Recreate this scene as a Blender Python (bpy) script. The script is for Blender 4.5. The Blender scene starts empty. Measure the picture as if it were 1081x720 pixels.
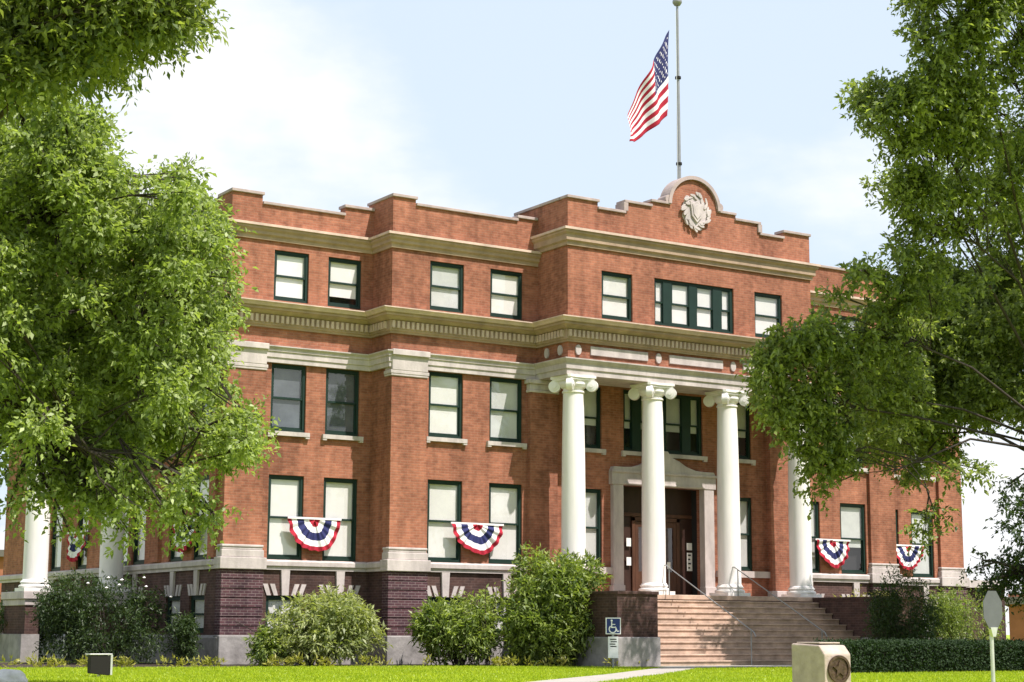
import bpy, bmesh, math, random
import numpy as np
from mathutils import Vector, Matrix
R = math.radians
sc = bpy.context.scene
COL = sc.collection
# ------------------------------------------------------------------ camera
F, PITCH, YAW, ROLL = 1868.0, R(9.338), R(32.84), R(-0.245)
CAM = Vector((-33.417, -41.503, 0.907))
fw = Vector((math.sin(YAW)*math.cos(PITCH), math.cos(YAW)*math.cos(PITCH), math.sin(PITCH)))
r0 = Vector((math.cos(YAW), -math.sin(YAW), 0)); u0 = r0.cross(fw)
rr = r0*math.cos(ROLL) - u0*math.sin(ROLL); uu = r0*math.sin(ROLL) + u0*math.cos(ROLL)
cd = bpy.data.cameras.new('camera'); cam = bpy.data.objects.new('camera', cd); COL.objects.link(cam)
m3 = Matrix((rr, uu, -fw)).transposed()
cam.matrix_world = Matrix.Translation(CAM) @ m3.to_4x4()
cd.sensor_width = 36; cd.lens = F/1081*36; cd.clip_end = 5000; cd.clip_start = .1
sc.camera = cam
# ------------------------------------------------------------------ light
SUN_EL, SUN_AZ = R(59), R(22)           # azimuth: to the right of the facade's normal
sd = Vector((math.sin(SUN_AZ)*math.cos(SUN_EL), -math.cos(SUN_AZ)*math.cos(SUN_EL), math.sin(SUN_EL)))
sl = bpy.data.lights.new('sun', 'SUN'); sl.energy = 4.0; sl.angle = R(.55); sl.color = (1, .925, .875)
so = bpy.data.objects.new('sun', sl); COL.objects.link(so); so.rotation_euler = sd.to_track_quat('Z', 'Y').to_euler()
w = bpy.data.worlds.new('World'); sc.world = w; w.use_nodes = True
nt = w.node_tree; N = nt.nodes; L = nt.links; N.clear()
out = N.new('ShaderNodeOutputWorld'); bg = N.new('ShaderNodeBackground'); L.new(bg.outputs[0], out.inputs[0])
sky = N.new('ShaderNodeTexSky'); sky.sky_type = 'NISHITA'; sky.sun_disc = False
sky.sun_elevation = SUN_EL; sky.sun_rotation = math.atan2(sd.x, sd.y); sky.air_density = 1.0; sky.dust_density = 2.5; sky.ozone_density = 1.2
tc = N.new('ShaderNodeTexCoord')
sep = N.new('ShaderNodeSeparateXYZ'); L.new(tc.outputs['Generated'], sep.inputs[0])
# cloud layer: direction projected on a flat layer overhead
def wmath(op, a, b=None):
    n = N.new('ShaderNodeMath'); n.operation = op
    for i, x in enumerate((a, b)):
        if x is None: continue
        if isinstance(x, (int, float)): n.inputs[i].default_value = x
        else: L.new(x, n.inputs[i])
    return n.outputs[0]
zc = wmath('MAXIMUM', sep.outputs[2], .04); zc = wmath('ADD', zc, .12)
cx_ = wmath('DIVIDE', sep.outputs[0], zc); cy_ = wmath('DIVIDE', sep.outputs[1], zc)
cmb = N.new('ShaderNodeCombineXYZ'); L.new(cx_, cmb.inputs[0]); L.new(cy_, cmb.inputs[1]); cmb.inputs[2].default_value = 1.3
n1 = N.new('ShaderNodeTexNoise'); n1.inputs['Scale'].default_value = 1.1; n1.inputs['Detail'].default_value = 9; n1.inputs['Roughness'].default_value = .55
L.new(cmb.outputs[0], n1.inputs['Vector'])
# one big cumulus bank low on the left of the building
cb = (m3 @ Vector(((235-540)/F, (360-165)/F, -1))).normalized()
dv = N.new('ShaderNodeVectorMath'); dv.operation = 'DISTANCE'; L.new(tc.outputs['Generated'], dv.inputs[0]); dv.inputs[1].default_value = cb
bank = N.new('ShaderNodeMapRange'); L.new(dv.outputs['Value'], bank.inputs[0]); bank.inputs[1].default_value = .02; bank.inputs[2].default_value = .16; bank.inputs[3].default_value = .32; bank.inputs[4].default_value = 0
n2 = N.new('ShaderNodeTexNoise'); n2.inputs['Scale'].default_value = 9; n2.inputs['Detail'].default_value = 8; L.new(tc.outputs['Generated'], n2.inputs['Vector'])
hz = wmath('MULTIPLY', wmath('MAXIMUM', wmath('SUBTRACT', .20, sep.outputs[2]), 0), 1.6)
sm = wmath('ADD', wmath('ADD', n1.outputs[0], wmath('ADD', bank.outputs[0], hz)), wmath('MULTIPLY', wmath('SUBTRACT', n2.outputs[0], .5), .5))
cr = N.new('ShaderNodeMapRange'); cr.interpolation_type = 'SMOOTHSTEP'; L.new(sm, cr.inputs[0]); cr.inputs[1].default_value = .5; cr.inputs[2].default_value = .78; cr.inputs[3].default_value = .0; cr.inputs[4].default_value = 1
mix = N.new('ShaderNodeMixRGB'); L.new(cr.outputs[0], mix.inputs[0])
thin = N.new('ShaderNodeMixRGB'); thin.inputs[0].default_value = .85; L.new(sky.outputs[0], thin.inputs[1]); thin.inputs[2].default_value = (3.8, 4.35, 5.05, 1)
L.new(thin.outputs[0], mix.inputs[1]); mix.inputs[2].default_value = (5.2, 5.2, 5.3, 1)
L.new(mix.outputs[0], bg.inputs[0]); bg.inputs[1].default_value = .108
vs = sc.view_settings; vs.view_transform = 'Standard'; vs.look = 'None'; vs.gamma = 1; vs.exposure = 1.0; vs.use_curve_mapping = False
sc.render.engine = 'CYCLES'; sc.cycles.max_bounces = 6; sc.cycles.transparent_max_bounces = 10

# ------------------------------------------------------------------ helpers
def at(px, py, dist):
    d = (rr*((px-540.5)/F) + uu*((360-py)/F) + fw)
    return CAM + d.normalized()*dist
MATS = {}
def mat(name, col, rough=.8, var=.0, vscale=3., bump=0., bscale=20., metal=0., spec=.3, col2=None, detail=5, streak=0):
    m = bpy.data.materials.new(name); m.use_nodes = True; MATS[name] = m
    n = m.node_tree.nodes; l = m.node_tree.links; p = n['Principled BSDF']
    p.inputs['Roughness'].default_value = rough; p.inputs['Metallic'].default_value = metal; p.inputs['Specular IOR Level'].default_value = spec
    p.inputs['Base Color'].default_value = (*col, 1)
    g = n.new('ShaderNodeNewGeometry')
    if var or col2:
        t = n.new('ShaderNodeTexNoise'); t.inputs['Scale'].default_value = vscale; t.inputs['Detail'].default_value = detail; t.inputs['Roughness'].default_value = .65
        if streak:
            mp = n.new('ShaderNodeMapping'); mp.inputs['Scale'].default_value = (1, 1, streak); l.new(g.outputs['Position'], mp.inputs[0]); l.new(mp.outputs[0], t.inputs['Vector'])
        else: l.new(g.outputs['Position'], t.inputs['Vector'])
        mr = n.new('ShaderNodeMapRange'); l.new(t.outputs[0], mr.inputs[0]); mr.inputs[1].default_value = .3; mr.inputs[2].default_value = .7
        mx = n.new('ShaderNodeMixRGB'); l.new(mr.outputs[0], mx.inputs[0])
        c2 = col2 or tuple(c*(1+var) for c in col); c1 = col if col2 else tuple(c*(1-var) for c in col)
        mx.inputs[1].default_value = (*c1, 1); mx.inputs[2].default_value = (*c2, 1); l.new(mx.outputs[0], p.inputs['Base Color'])
    if bump:
        t = n.new('ShaderNodeTexNoise'); t.inputs['Scale'].default_value = bscale; t.inputs['Detail'].default_value = 4; l.new(g.outputs['Position'], t.inputs['Vector'])
        b = n.new('ShaderNodeBump'); b.inputs['Strength'].default_value = bump; b.inputs['Distance'].default_value = .02; l.new(t.outputs[0], b.inputs['Height']); l.new(b.outputs[0], p.inputs['Normal'])
    return m
def brick(name, c1, c2, mortar, dirt=(.5, .5, .5)):
    m = bpy.data.materials.new(name); m.use_nodes = True; MATS[name] = m
    n = m.node_tree.nodes; l = m.node_tree.links; p = n['Principled BSDF']; p.inputs['Roughness'].default_value = .9; p.inputs['Specular IOR Level'].default_value = .15
    g = n.new('ShaderNodeNewGeometry'); s = n.new('ShaderNodeSeparateXYZ'); l.new(g.outputs['Position'], s.inputs[0])
    a = n.new('ShaderNodeMath'); a.operation = 'ADD'; l.new(s.outputs[0], a.inputs[0]); l.new(s.outputs[1], a.inputs[1])
    c = n.new('ShaderNodeCombineXYZ'); l.new(a.outputs[0], c.inputs[0]); l.new(s.outputs[2], c.inputs[1])
    b = n.new('ShaderNodeTexBrick'); l.new(c.outputs[0], b.inputs['Vector'])
    b.inputs['Color1'].default_value = (*c1, 1); b.inputs['Color2'].default_value = (*c2, 1); b.inputs['Mortar'].default_value = (*mortar, 1)
    b.inputs['Scale'].default_value = 1; b.inputs['Brick Width'].default_value = .215; b.inputs['Row Height'].default_value = .073; b.inputs['Mortar Size'].default_value = .008; b.inputs['Bias'].default_value = -.1
    t = n.new('ShaderNodeTexNoise'); t.inputs['Scale'].default_value = .9; t.inputs['Detail'].default_value = 8; t.inputs['Roughness'].default_value = .7; l.new(g.outputs['Position'], t.inputs['Vector'])
    mp = n.new('ShaderNodeMapping'); mp.inputs['Scale'].default_value = (2, 2, 2.6); l.new(g.outputs['Position'], mp.inputs[0])
    t2 = n.new('ShaderNodeTexNoise'); t2.inputs['Scale'].default_value = 3.; t2.inputs['Detail'].default_value = 4; l.new(mp.outputs[0], t2.inputs['Vector'])
    ms_ = n.new('ShaderNodeMapping'); ms_.inputs['Scale'].default_value = (3.2, 3.2, .28); l.new(g.outputs['Position'], ms_.inputs[0])
    t3 = n.new('ShaderNodeTexNoise'); t3.inputs['Scale'].default_value = 1.; t3.inputs['Detail'].default_value = 5; l.new(ms_.outputs[0], t3.inputs['Vector'])
    t4 = n.new('ShaderNodeTexNoise'); t4.inputs['Scale'].default_value = .28; t4.inputs['Detail'].default_value = 2; l.new(g.outputs['Position'], t4.inputs['Vector'])
    ad0 = n.new('ShaderNodeMath'); ad0.operation = 'ADD'; l.new(t.outputs[0], ad0.inputs[0]); l.new(t2.outputs[0], ad0.inputs[1])
    ad1 = n.new('ShaderNodeMath'); ad1.operation = 'ADD'; l.new(t3.outputs[0], ad1.inputs[0]); l.new(t4.outputs[0], ad1.inputs[1])
    ad = n.new('ShaderNodeMath'); ad.operation = 'ADD'; l.new(ad0.outputs[0], ad.inputs[0]); l.new(ad1.outputs[0], ad.inputs[1])
    mr = n.new('ShaderNodeMapRange'); l.new(ad.outputs[0], mr.inputs[0]); mr.inputs[1].default_value = 1.62; mr.inputs[2].default_value = 2.38; mr.inputs[3].default_value = .62; mr.inputs[4].default_value = 1.38
    mx = n.new('ShaderNodeVectorMath'); mx.operation = 'SCALE'; l.new(b.outputs[0], mx.inputs[0]); l.new(mr.outputs[0], mx.inputs['Scale']); l.new(mx.outputs[0], p.inputs['Base Color'])
    bp = n.new('ShaderNodeBump'); bp.inputs['Strength'].default_value = .5; bp.inputs['Distance'].default_value = .01; bp.invert = True; l.new(b.outputs['Fac'], bp.inputs['Height']); l.new(bp.outputs[0], p.inputs['Normal'])
    return m
def leafmat(name, c1, c2, trans=.35, rough=.45):
    m = bpy.data.materials.new(name); m.use_nodes = True; MATS[name] = m
    n = m.node_tree.nodes; l = m.node_tree.links; p = n['Principled BSDF']; p.inputs['Roughness'].default_value = rough; p.inputs['Specular IOR Level'].default_value = .4
    g = n.new('ShaderNodeNewGeometry'); t = n.new('ShaderNodeTexNoise'); t.inputs['Scale'].default_value = .7; t.inputs['Detail'].default_value = 3; l.new(g.outputs['Position'], t.inputs['Vector'])
    a = n.new('ShaderNodeMath'); a.operation = 'ADD'; l.new(t.outputs[0], a.inputs[0]); l.new(g.outputs['Random Per Island'], a.inputs[1])
    mr = n.new('ShaderNodeMapRange'); l.new(a.outputs[0], mr.inputs[0]); mr.inputs[1].default_value = .4; mr.inputs[2].default_value = 1.6
    mx = n.new('ShaderNodeMixRGB'); l.new(mr.outputs[0], mx.inputs[0]); mx.inputs[1].default_value = (*c1, 1); mx.inputs[2].default_value = (*c2, 1); l.new(mx.outputs[0], p.inputs['Base Color'])
    tr = n.new('ShaderNodeBsdfTranslucent'); ml = n.new('ShaderNodeMixRGB'); ml.blend_type = 'MULTIPLY'; ml.inputs[0].default_value = 1; l.new(mx.outputs[0], ml.inputs[1]); ml.inputs[2].default_value = (1.5, 1.6, .6, 1)
    l.new(ml.outputs[0], tr.inputs[0]); ms = n.new('ShaderNodeMixShader'); ms.inputs[0].default_value = trans
    l.new(p.outputs[0], ms.inputs[1]); l.new(tr.outputs[0], ms.inputs[2]); l.new(ms.outputs[0], n['Material Output'].inputs[0])
    return m
brick('brick', (.305, .122, .074), (.235, .090, .056), (.28, .145, .10))
brick('dark_brick', (.085, .047, .040), (.055, .034, .031), (.10, .066, .058))
brick('pier_brick', (.080, .038, .044), (.052, .028, .036), (.16, .12, .12))
mat('limestone', (.44, .39, .375), .85, .24, 2.6, .25, 14, streak=.35)
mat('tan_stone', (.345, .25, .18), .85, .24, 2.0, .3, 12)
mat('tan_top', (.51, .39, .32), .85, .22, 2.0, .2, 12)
mat('grey_stone', (.25, .235, .23), .9, .32, 2.5, .5, 9)
mat('coping', (.36, .29, .275), .85, .2, 3, .2, 12)
mat('column_white', (.74, .715, .70), .7, .10, 2.5, .1, 20, streak=.15)
mat('step_stone', (.45, .325, .25), .85, .34, 2.2, .3, 10)
mat('green_paint', (.007, .024, .018), .55, .15, 4)
mat('blind', (.68, .665, .65), .8, .06, 2.0)
mat('dark_glass_sheet', (.085, .095, .11), .5, .4, 1.2)  # sheet coloured like dark glass reflecting grey sky, not a blind
mat('marker', (.40, .325, .275), .9, .18, 6, .5, 16)
mat('blind_grey', (.52, .525, .52), .8, .12, 1.5)
mat('blind_white', (.74, .725, .72), .8, .04, 2)
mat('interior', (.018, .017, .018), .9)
mat('roofing', (.12, .11, .10), .95, .2, 1)
mat('dark_wood', (.035, .016, .012), .5, .3, 4, streak=.3)
mat('warm_wood', (.075, .032, .018), .5, .3, 4, streak=.3)
mat('paper', (.75, .75, .72), .8)
mat('metal_pale', (.62, .62, .60), .4, .1, 6, metal=.6)
mat('metal_grey', (.26, .265, .27), .45, .12, 5, metal=.4)
mat('metal_dark', (.022, .021, .019), .8, spec=.1)
mat('bronze', (.10, .065, .045), .45, .4, 14, metal=.6, bump=.6, bscale=30)
mat('red_cloth', (.34, .014, .032), .85, .12, 8); mat('white_cloth', (.74, .72, .74), .85, .05, 8); mat('blue_cloth', (.022, .026, .10), .85, .15, 8)
mat('sign_blue', (.012, .03, .14), .4); mat('sign_white', (.75, .75, .75), .4)
mat('bark', (.045, .036, .03), .95, .35, 5, .9, 18)
mat('concrete', (.34, .315, .28), .9, .14, 1.8, .2, 20)
mat('soil', (.045, .032, .024), 1., .35, 4, .8, 12)
mat('lawn', (.16, .25, .014), 1., .3, .35, .5, 40, col2=(.34, .40, .04), detail=9)
mat('white_rock', (.62, .60, .57), .9, .15, 6, .6, 10)
mat('orange_brick', (.30, .12, .07), .9, .15, 1.5)
mat('flower', (.75, .72, .74), .7)
leafmat('grass_blade', (.22, .32, .012), (.42, .48, .03), .4)
leafmat('leaf_oak', (.115, .165, .05), (.36, .43, .15), .42)
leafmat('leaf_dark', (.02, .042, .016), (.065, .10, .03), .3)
leafmat('leaf_mid', (.06, .10, .035), (.27, .31, .10), .42)
leafmat('leaf_right', (.075, .115, .04), (.32, .37, .12), .48)
leafmat('leaf_light', (.13, .17, .06), (.42, .45, .22), .4)
leafmat('leaf_bush', (.07, .12, .03), (.30, .36, .10), .4)
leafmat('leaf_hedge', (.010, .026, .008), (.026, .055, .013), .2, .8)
leafmat('leaf_yellow', (.18, .20, .03), (.38, .36, .08), .35)
gm = bpy.data.materials.new('glass'); gm.use_nodes = True; MATS['glass'] = gm
n = gm.node_tree.nodes; l = gm.node_tree.links; n.remove(n['Principled BSDF'])
tr = n.new('ShaderNodeBsdfTransparent'); tr.inputs[0].default_value = (.97, .975, .97, 1); gl = n.new('ShaderNodeBsdfGlossy'); gl.inputs['Roughness'].default_value = .03
lw_ = n.new('ShaderNodeLayerWeight'); lw_.inputs[0].default_value = .5; pw = n.new('ShaderNodeMath'); pw.operation = 'POWER'; l.new(lw_.outputs['Facing'], pw.inputs[0]); pw.inputs[1].default_value = 4; fr = n.new('ShaderNodeMath'); fr.operation = 'MULTIPLY_ADD'; l.new(pw.outputs[0], fr.inputs[0]); fr.inputs[1].default_value = .75; fr.inputs[2].default_value = .10; ms = n.new('ShaderNodeMixShader'); l.new(fr.outputs[0], ms.inputs[0]); l.new(tr.outputs[0], ms.inputs[1]); l.new(gl.outputs[0], ms.inputs[2]); l.new(ms.outputs[0], n['Material Output'].inputs[0])

class MB:
    def __init__(s): s.v = []; s.f = []; s.m = []; s.ms = []; s.cur = 0
    def use(s, name):
        if name not in s.ms: s.ms.append(name)
        s.cur = s.ms.index(name); return s
    def face(s, pts):
        i = len(s.v); s.v += [tuple(p) for p in pts]; s.f.append(tuple(range(i, i+len(pts)))); s.m.append(s.cur)
    def box(s, x0, x1, y0, y1, z0, z1):
        i = len(s.v)
        s.v += [(x, y, z) for z in (z0, z1) for y in (y0, y1) for x in (x0, x1)]
        for q in ((0, 2, 3, 1), (4, 5, 7, 6), (0, 1, 5, 4), (2, 6, 7, 3), (0, 4, 6, 2), (1, 3, 7, 5)): s.f.append(tuple(i+k for k in q)); s.m.append(s.cur)
    def prism(s, poly, y0, y1):
        """poly of (x,z) counter-clockwise seen from -y, extruded y0..y1"""
        i = len(s.v); k = len(poly)
        s.v += [(x, y0, z) for x, z in poly] + [(x, y1, z) for x, z in poly]
        s.f.append(tuple(range(i, i+k))); s.f.append(tuple(range(i+2*k-1, i+k-1, -1))); s.m += [s.cur]*2
        for a in range(k):
            b = (a+1) % k; s.f.append((i+a, i+k+a, i+k+b, i+b)); s.m.append(s.cur)
    def lathe(s, prof, c=(0, 0), n=32, flute=0):
        i = len(s.v); k = len(prof)
        for r_, z in prof:
            for a in range(n):
                t = 2*math.pi*a/n; s.v.append((c[0]+r_*math.cos(t), c[1]+r_*math.sin(t), z))
        for j in range(k-1):
            for a in range(n):
                b = (a+1) % n; s.f.append((i+j*n+a, i+j*n+b, i+(j+1)*n+b, i+(j+1)*n+a)); s.m.append(s.cur)
        s.f.append(tuple(i+a for a in range(n))[::-1]); s.f.append(tuple(i+(k-1)*n+a for a in range(n))); s.m += [s.cur]*2
    def tube(s, pts, rad, n=8):
        pts = [Vector(p) for p in pts]; i = len(s.v); k = len(pts)
        if not isinstance(rad, (list, tuple)): rad = [rad]*k
        for j, p in enumerate(pts):
            d = (pts[min(j+1, k-1)]-pts[max(j-1, 0)]).normalized(); a = d.orthogonal() if j == 0 else (a - d*a.dot(d))
            a.normalize(); b = d.cross(a)
            for q in range(n):
                t = 2*math.pi*q/n; s.v.append(tuple(p+(a*math.cos(t)+b*math.sin(t))*rad[j]))
        for j in range(k-1):
            for q in range(n):
                t = (q+1) % n; s.f.append((i+j*n+q, i+j*n+t, i+(j+1)*n+t, i+(j+1)*n+q)); s.m.append(s.cur)
        s.f.append(tuple(i+q for q in range(n))[::-1]); s.f.append(tuple(i+(k-1)*n+q for q in range(n))); s.m += [s.cur]*2
    def build(s, name, parent=None, smooth=False, bevel=0, loc=None, rotz=0):
        me = bpy.data.meshes.new(name); me.from_pydata(s.v, [], s.f); me.polygons.foreach_set('material_index', s.m)
        for q in s.ms: me.materials.append(MATS[q])
        me.update(); bm = bmesh.new(); bm.from_mesh(me); bmesh.ops.remove_doubles(bm, verts=bm.verts, dist=1e-5); bmesh.ops.recalc_face_normals(bm, faces=bm.faces)
        bm.to_mesh(me); bm.free()
        o = bpy.data.objects.new(name, me); COL.objects.link(o); o.parent = parent
        if smooth:
            for p in me.polygons: p.use_smooth = True
            try: me.set_sharp_from_angle(angle=R(40))
            except Exception: pass
        if bevel:
            b = o.modifiers.new('bevel', 'BEVEL'); b.width = bevel; b.segments = 2; b.limit_method = 'ANGLE'
        if loc is not None: o.location = loc
        o.rotation_euler.z = rotz
        return o
def tag(o, label=None, cat=None, group=None, kind=None):
    if label: o['label'] = label
    if cat: o['category'] = cat
    if group: o['group'] = group
    if kind: o['kind'] = kind
    return o
def empty(name, loc, label, cat, group=None, rotz=0):
    o = bpy.data.objects.new(name, None); COL.objects.link(o); o.location = loc; o.rotation_euler.z = rotz; o.empty_display_size = .3
    return tag(o, label, cat, group)
def copy_tree(o, parent=None):
    c = o.copy(); COL.objects.link(c); c.parent = parent
    for ch in [k for k in ALLCH(o)]: copy_tree(ch, c)
    return c
def ALLCH(o): return [k for k in bpy.data.objects if k.parent == o]

# ------------------------------------------------------------------ ground
def ground_z(x, y):
    t = min(max((-25.0-y)/14.0, 0), 1); return -.72*t*t*(3-2*t)
def ground_sheet():
    xs = sorted(set(list(range(-60, 61, 4))+[-1500, -600, -250, -120, 120, 250, 600, 1500])); ys = sorted(set(list(range(-60, 61, 2))+[-1500, -600, -250, -120, 120, 250, 600, 1500]))
    me = bpy.data.meshes.new('lawn'); v = [(x, y, ground_z(x, y)) for y in ys for x in xs]; n_ = len(xs)
    f = [(j*n_+i, j*n_+i+1, (j+1)*n_+i+1, (j+1)*n_+i) for j in range(len(ys)-1) for i in range(n_-1)]
    me.from_pydata(v, [], f); me.materials.append(MATS['lawn'])
    for p in me.polygons: p.use_smooth = True
    o = bpy.data.objects.new('lawn', me); COL.objects.link(o); tag(o, kind='structure')
ground_sheet()
b = MB().use('soil')
b.face([(-22, .6, .004), (-9.9, -.9, .004), (-5.6, -3.9, .004), (-4.3, -3.9, .004), (-4.3, 1.5, .004), (-9, 3, .004), (-22, 12, .004)]); b.face([(4.3, -3.9, .004), (22, -3, .004), (22, 9, .004), (4.3, 3, .004)])
tag(b.build('planting_bed'), kind='structure')
b = MB().use('concrete')
b.box(-4.6, 4.6, -5.6, -3.55, -.1, .035)
tag(b.build('path'), kind='structure')
b = MB().use('concrete')
poly = [(-4.61, -4.4), (-6.5, -6.2), (-11.1, -10.6), (-13.6, -12.8), (-23, -21.0), (-23, -23.4), (-14.5, -15.1), (-9.6, -10.6), (-6.8, -7.9), (-4.61, -5.6)]
z = .03
b.face([(x, y, z) for x, y in poly][::-1])
for i in range(len(poly)):
    (x0, y0), (x1, y1) = poly[i], poly[(i+1) % len(poly)]; b.face([(x0, y0, -.1), (x1, y1, -.1), (x1, y1, z), (x0, y0, z)])
tag(b.build('pavement'), kind='structure')

# ------------------------------------------------------------------ courthouse
XA, XB, XC = 14.07, 9.64, 4.71; YA, YB, YC = 2.76, 1.60, 0.0
ZB, Z0, Z1, Z2 = .79, 2.55, 2.81, 8.23
BLD = empty('courthouse', (0, 0, 0), 'three-storey red brick courthouse with white ionic columns and a stepped parapet', 'building')
WIN = []          # (axis, fixed, u_center, z0, w, h, kind)
def wall(mb, axis, fixed, u0_, u1_, z0, z1, holes=(), depth=.24):
    us = sorted({u0_, u1_, *[h[0] for h in holes], *[h[1] for h in holes]}); zs = sorted({z0, z1, *[h[2] for h in holes], *[h[3] for h in holes]})
    P = (lambda u, z, d=0: (u, fixed+d, z)) if axis == 'y' else ((lambda u, z, d=0: (fixed+d, u, z)) if axis == 'x' else (lambda u, z, d=0: (fixed-d, u, z)))
    for a, b_ in zip(us, us[1:]):
        for c, d in zip(zs, zs[1:]):
            um, zm = (a+b_)/2, (c+d)/2
            if any(h[0] < um < h[1] and h[2] < zm < h[3] for h in holes): continue
            mb.face([P(a, c), P(b_, c), P(b_, d), P(a, d)])
    for h in holes:
        a, b_, c, d = h[:4]
        mb.face([P(a, c), P(a, d), P(a, d, depth), P(a, c, depth)]); mb.face([P(b_, c), P(b_, c, depth), P(b_, d, depth), P(b_, d)])
        mb.face([P(a, c), P(a, c, depth), P(b_, c, depth), P(b_, c)]); mb.face([P(a, d), P(b_, d), P(b_, d, depth), P(a, d, depth)])
F1, F2, F3, FB = (2.83, 5.14), (6.34, 8.225), (10.0, 11.43), (.84, 1.86)
wA = [(-12.75, -11.68), (-11.07, -10.0)]; wB = [(-8.40, -7.26), (-6.36, -5.22)]
wC = [(-3.50, -2.37), (2.37, 3.50)]; TRI = (-1.55, 1.53)
mir = lambda L_: [(-b_, -a) for a, b_ in L_][::-1]
up = MB().use('brick'); lo = MB().use('dark_brick')
def bay(fixed, u0_, u1_, wins, axis='y', top=12.75, blinds=(0, 0, 0)):
    holes = [(a, c, *F) for a, c in wins for F in (F1, F2, F3)]
    wall(up, axis, fixed, u0_, u1_, Z0, top, holes)
    hb = [(a, c, *FB) for a, c in wins]
    wall(lo, axis, fixed-.03 if axis != 'X' else fixed+.03, u0_, u1_, 0, Z0, hb)
    for a, c in wins:
        for k, F_ in enumerate((F1, F2, F3)): WIN.append((axis, fixed, (a+c)/2, F_[0], c-a, F_[1]-F_[0], blinds[k][0] if (a, c) == wins[0] else blinds[k][-1], k+1))
        WIN.append((axis, fixed-.03, (a+c)/2, FB[0], c-a, FB[1]-FB[0], 'c', 0))
bay(YA, -XA, -XB, wA, blinds=('c', 'd', 'wv')); bay(YB, -XB, -XC, wB, top=13.04, blinds=('c', 'cg', 'gc'))
bay(YB, XC, XB, mir(wB), top=13.04, blinds=('gp', 'pg', 'g')); bay(YA, XB, XA, mir(wA), blinds=('g', 'g', 'g'))
# left side wall and the plain right / back walls
sideW = [(3.75, 4.8), (5.45, 6.5), (8.35, 9.4), (9.75, 10.8), (13.3, 14.3), (15.8, 16.9)]
bay(-XA, YA, 22, sideW, axis='x', blinds=('wc', 'd', 'g'))
for (ax, fx, a, c) in (('X', XA, YA, 22), ('y', 22, -XA, XA)): wall(up, ax, fx, a, c, Z0, 12.75); wall(lo, ax, fx, a, c, 0, Z0)
for sx in (-1, 1): wall(up, 'x' if sx < 0 else 'X', sx*XB, YB, YA, Z0, 13.04); wall(lo, 'x' if sx < 0 else 'X', sx*XB, YB, YA, 0, Z0)
# pavilion: upper storey stands on the columns, the wall behind the porch is in the plane of the bays
hC = [(a, c, *F3) for a, c in wC]+[(TRI[0], TRI[1], *F3)]
wall(up, 'y', YC, -XC, XC, 8.70, 13.02, hC)
wall(up, 'x', -XC, YC, YB, 8.70, 13.02); wall(up, 'X', XC, YC, YB, 8.70, 13.02)
wall(up, 'x', -XC, YB, YB+.6, 11.9, 13.02); wall(up, 'X', XC, YB, YB+.6, 11.9, 13.02)
PORT = (-1.68, 1.44, 2.0, 5.30)
hW = [(a, c, *F) for a, c in wC for F in (F1, F2)]+[(TRI[0], TRI[1], *F2), PORT]
wall(up, 'y', YB, -XC, XC, 2.0, Z2+.2, hW)
for a, c in wC:
    WIN.append(('y', YC, (a+c)/2, F3[0], c-a, F3[1]-F3[0], 'c', 3))
    for k, F_ in enumerate((F1, F2)): WIN.append(('y', YB, (a+c)/2, F_[0], c-a, F_[1]-F_[0], 'g' if k == 0 else 'p', k+1))
# parapets above (thickness behind the face)
def para(mb, axis, fixed, u0_, u1_, z0, z1, th=.32):
    if axis == 'y': mb.box(u0_, u1_, fixed+.003, fixed+th, z0, z1)
for sx in (-1, 1):
    seg = lambda a, c: (min(sx*a, sx*c), max(sx*a, sx*c))
    up.box(*seg(XA, 13.16), YA, YA+.9, 12.75, 12.93); up.box(*seg(10.56, XB), YA, YA+.32, 12.75, 12.93); up.box(*seg(13.16, 10.56), YA+.003, YA+.32, 12.6, 12.68)
    up.box(*seg(XB, 8.90), YB, YA+.3, 13.04, 13.15); up.box(*seg(5.4, XC), YB, YB+.32, 13.04, 13.07)
    up.box(*seg(8.9, 5.4), YB+.003, YB+.32, 12.8, 12.97)
# pavilion parapet profile
prof = [(-XC, 13.02), (XC, 13.02), (XC, 13.47), (3.63, 13.47), (3.63, 13.26), (2.62, 13.26), (2.62, 13.60), (1.66, 13.60), (1.66, 13.76), (.93, 13.76)]
arc = [(.93*math.cos(t), 13.82+.90*math.sin(t)) for t in [math.pi*k/20 for k in range(21)]]
prof = prof+arc+[(-.93, 13.76), (-1.66, 13.76), (-1.66, 13.60), (-2.62, 13.60), (-2.62, 13.26), (-3.63, 13.26), (-3.63, 13.47), (-XC, 13.47)]
up.prism(prof, YC, YC+.35)
up.box(-XC+.002, -XC+.35, YC+.352, YB+1.2, 12.2, 13.47); up.box(XC-.35, XC-.002, YC+.352, YB+1.2, 12.2, 13.47)
up.box(-XA, -XA+.32, YA+.9, 21.9, 12.75, 12.85)
UP = up.build('wall', BLD)
LO = lo.build('basement_wall', BLD)
# roof deck
b = MB().use('roofing'); b.box(-XA+.1, XA-.1, YA+.3, 21.8, 12.2, 12.35); b.box(-XB+.3, XB-.3, YB+.35, YA+.3, 12.2, 12.352); b.box(-XC+.36, XC-.36, YC+.36, YB+.35, 12.2, 12.354); b.build('roof', BLD)
# soffit of the porch
b = MB().use('limestone'); b.box(-XC+.4, XC-.4, YC+.45, YB-.01, Z2+.05, Z2+.15); b.build('porch_ceiling', BLD)

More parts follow.
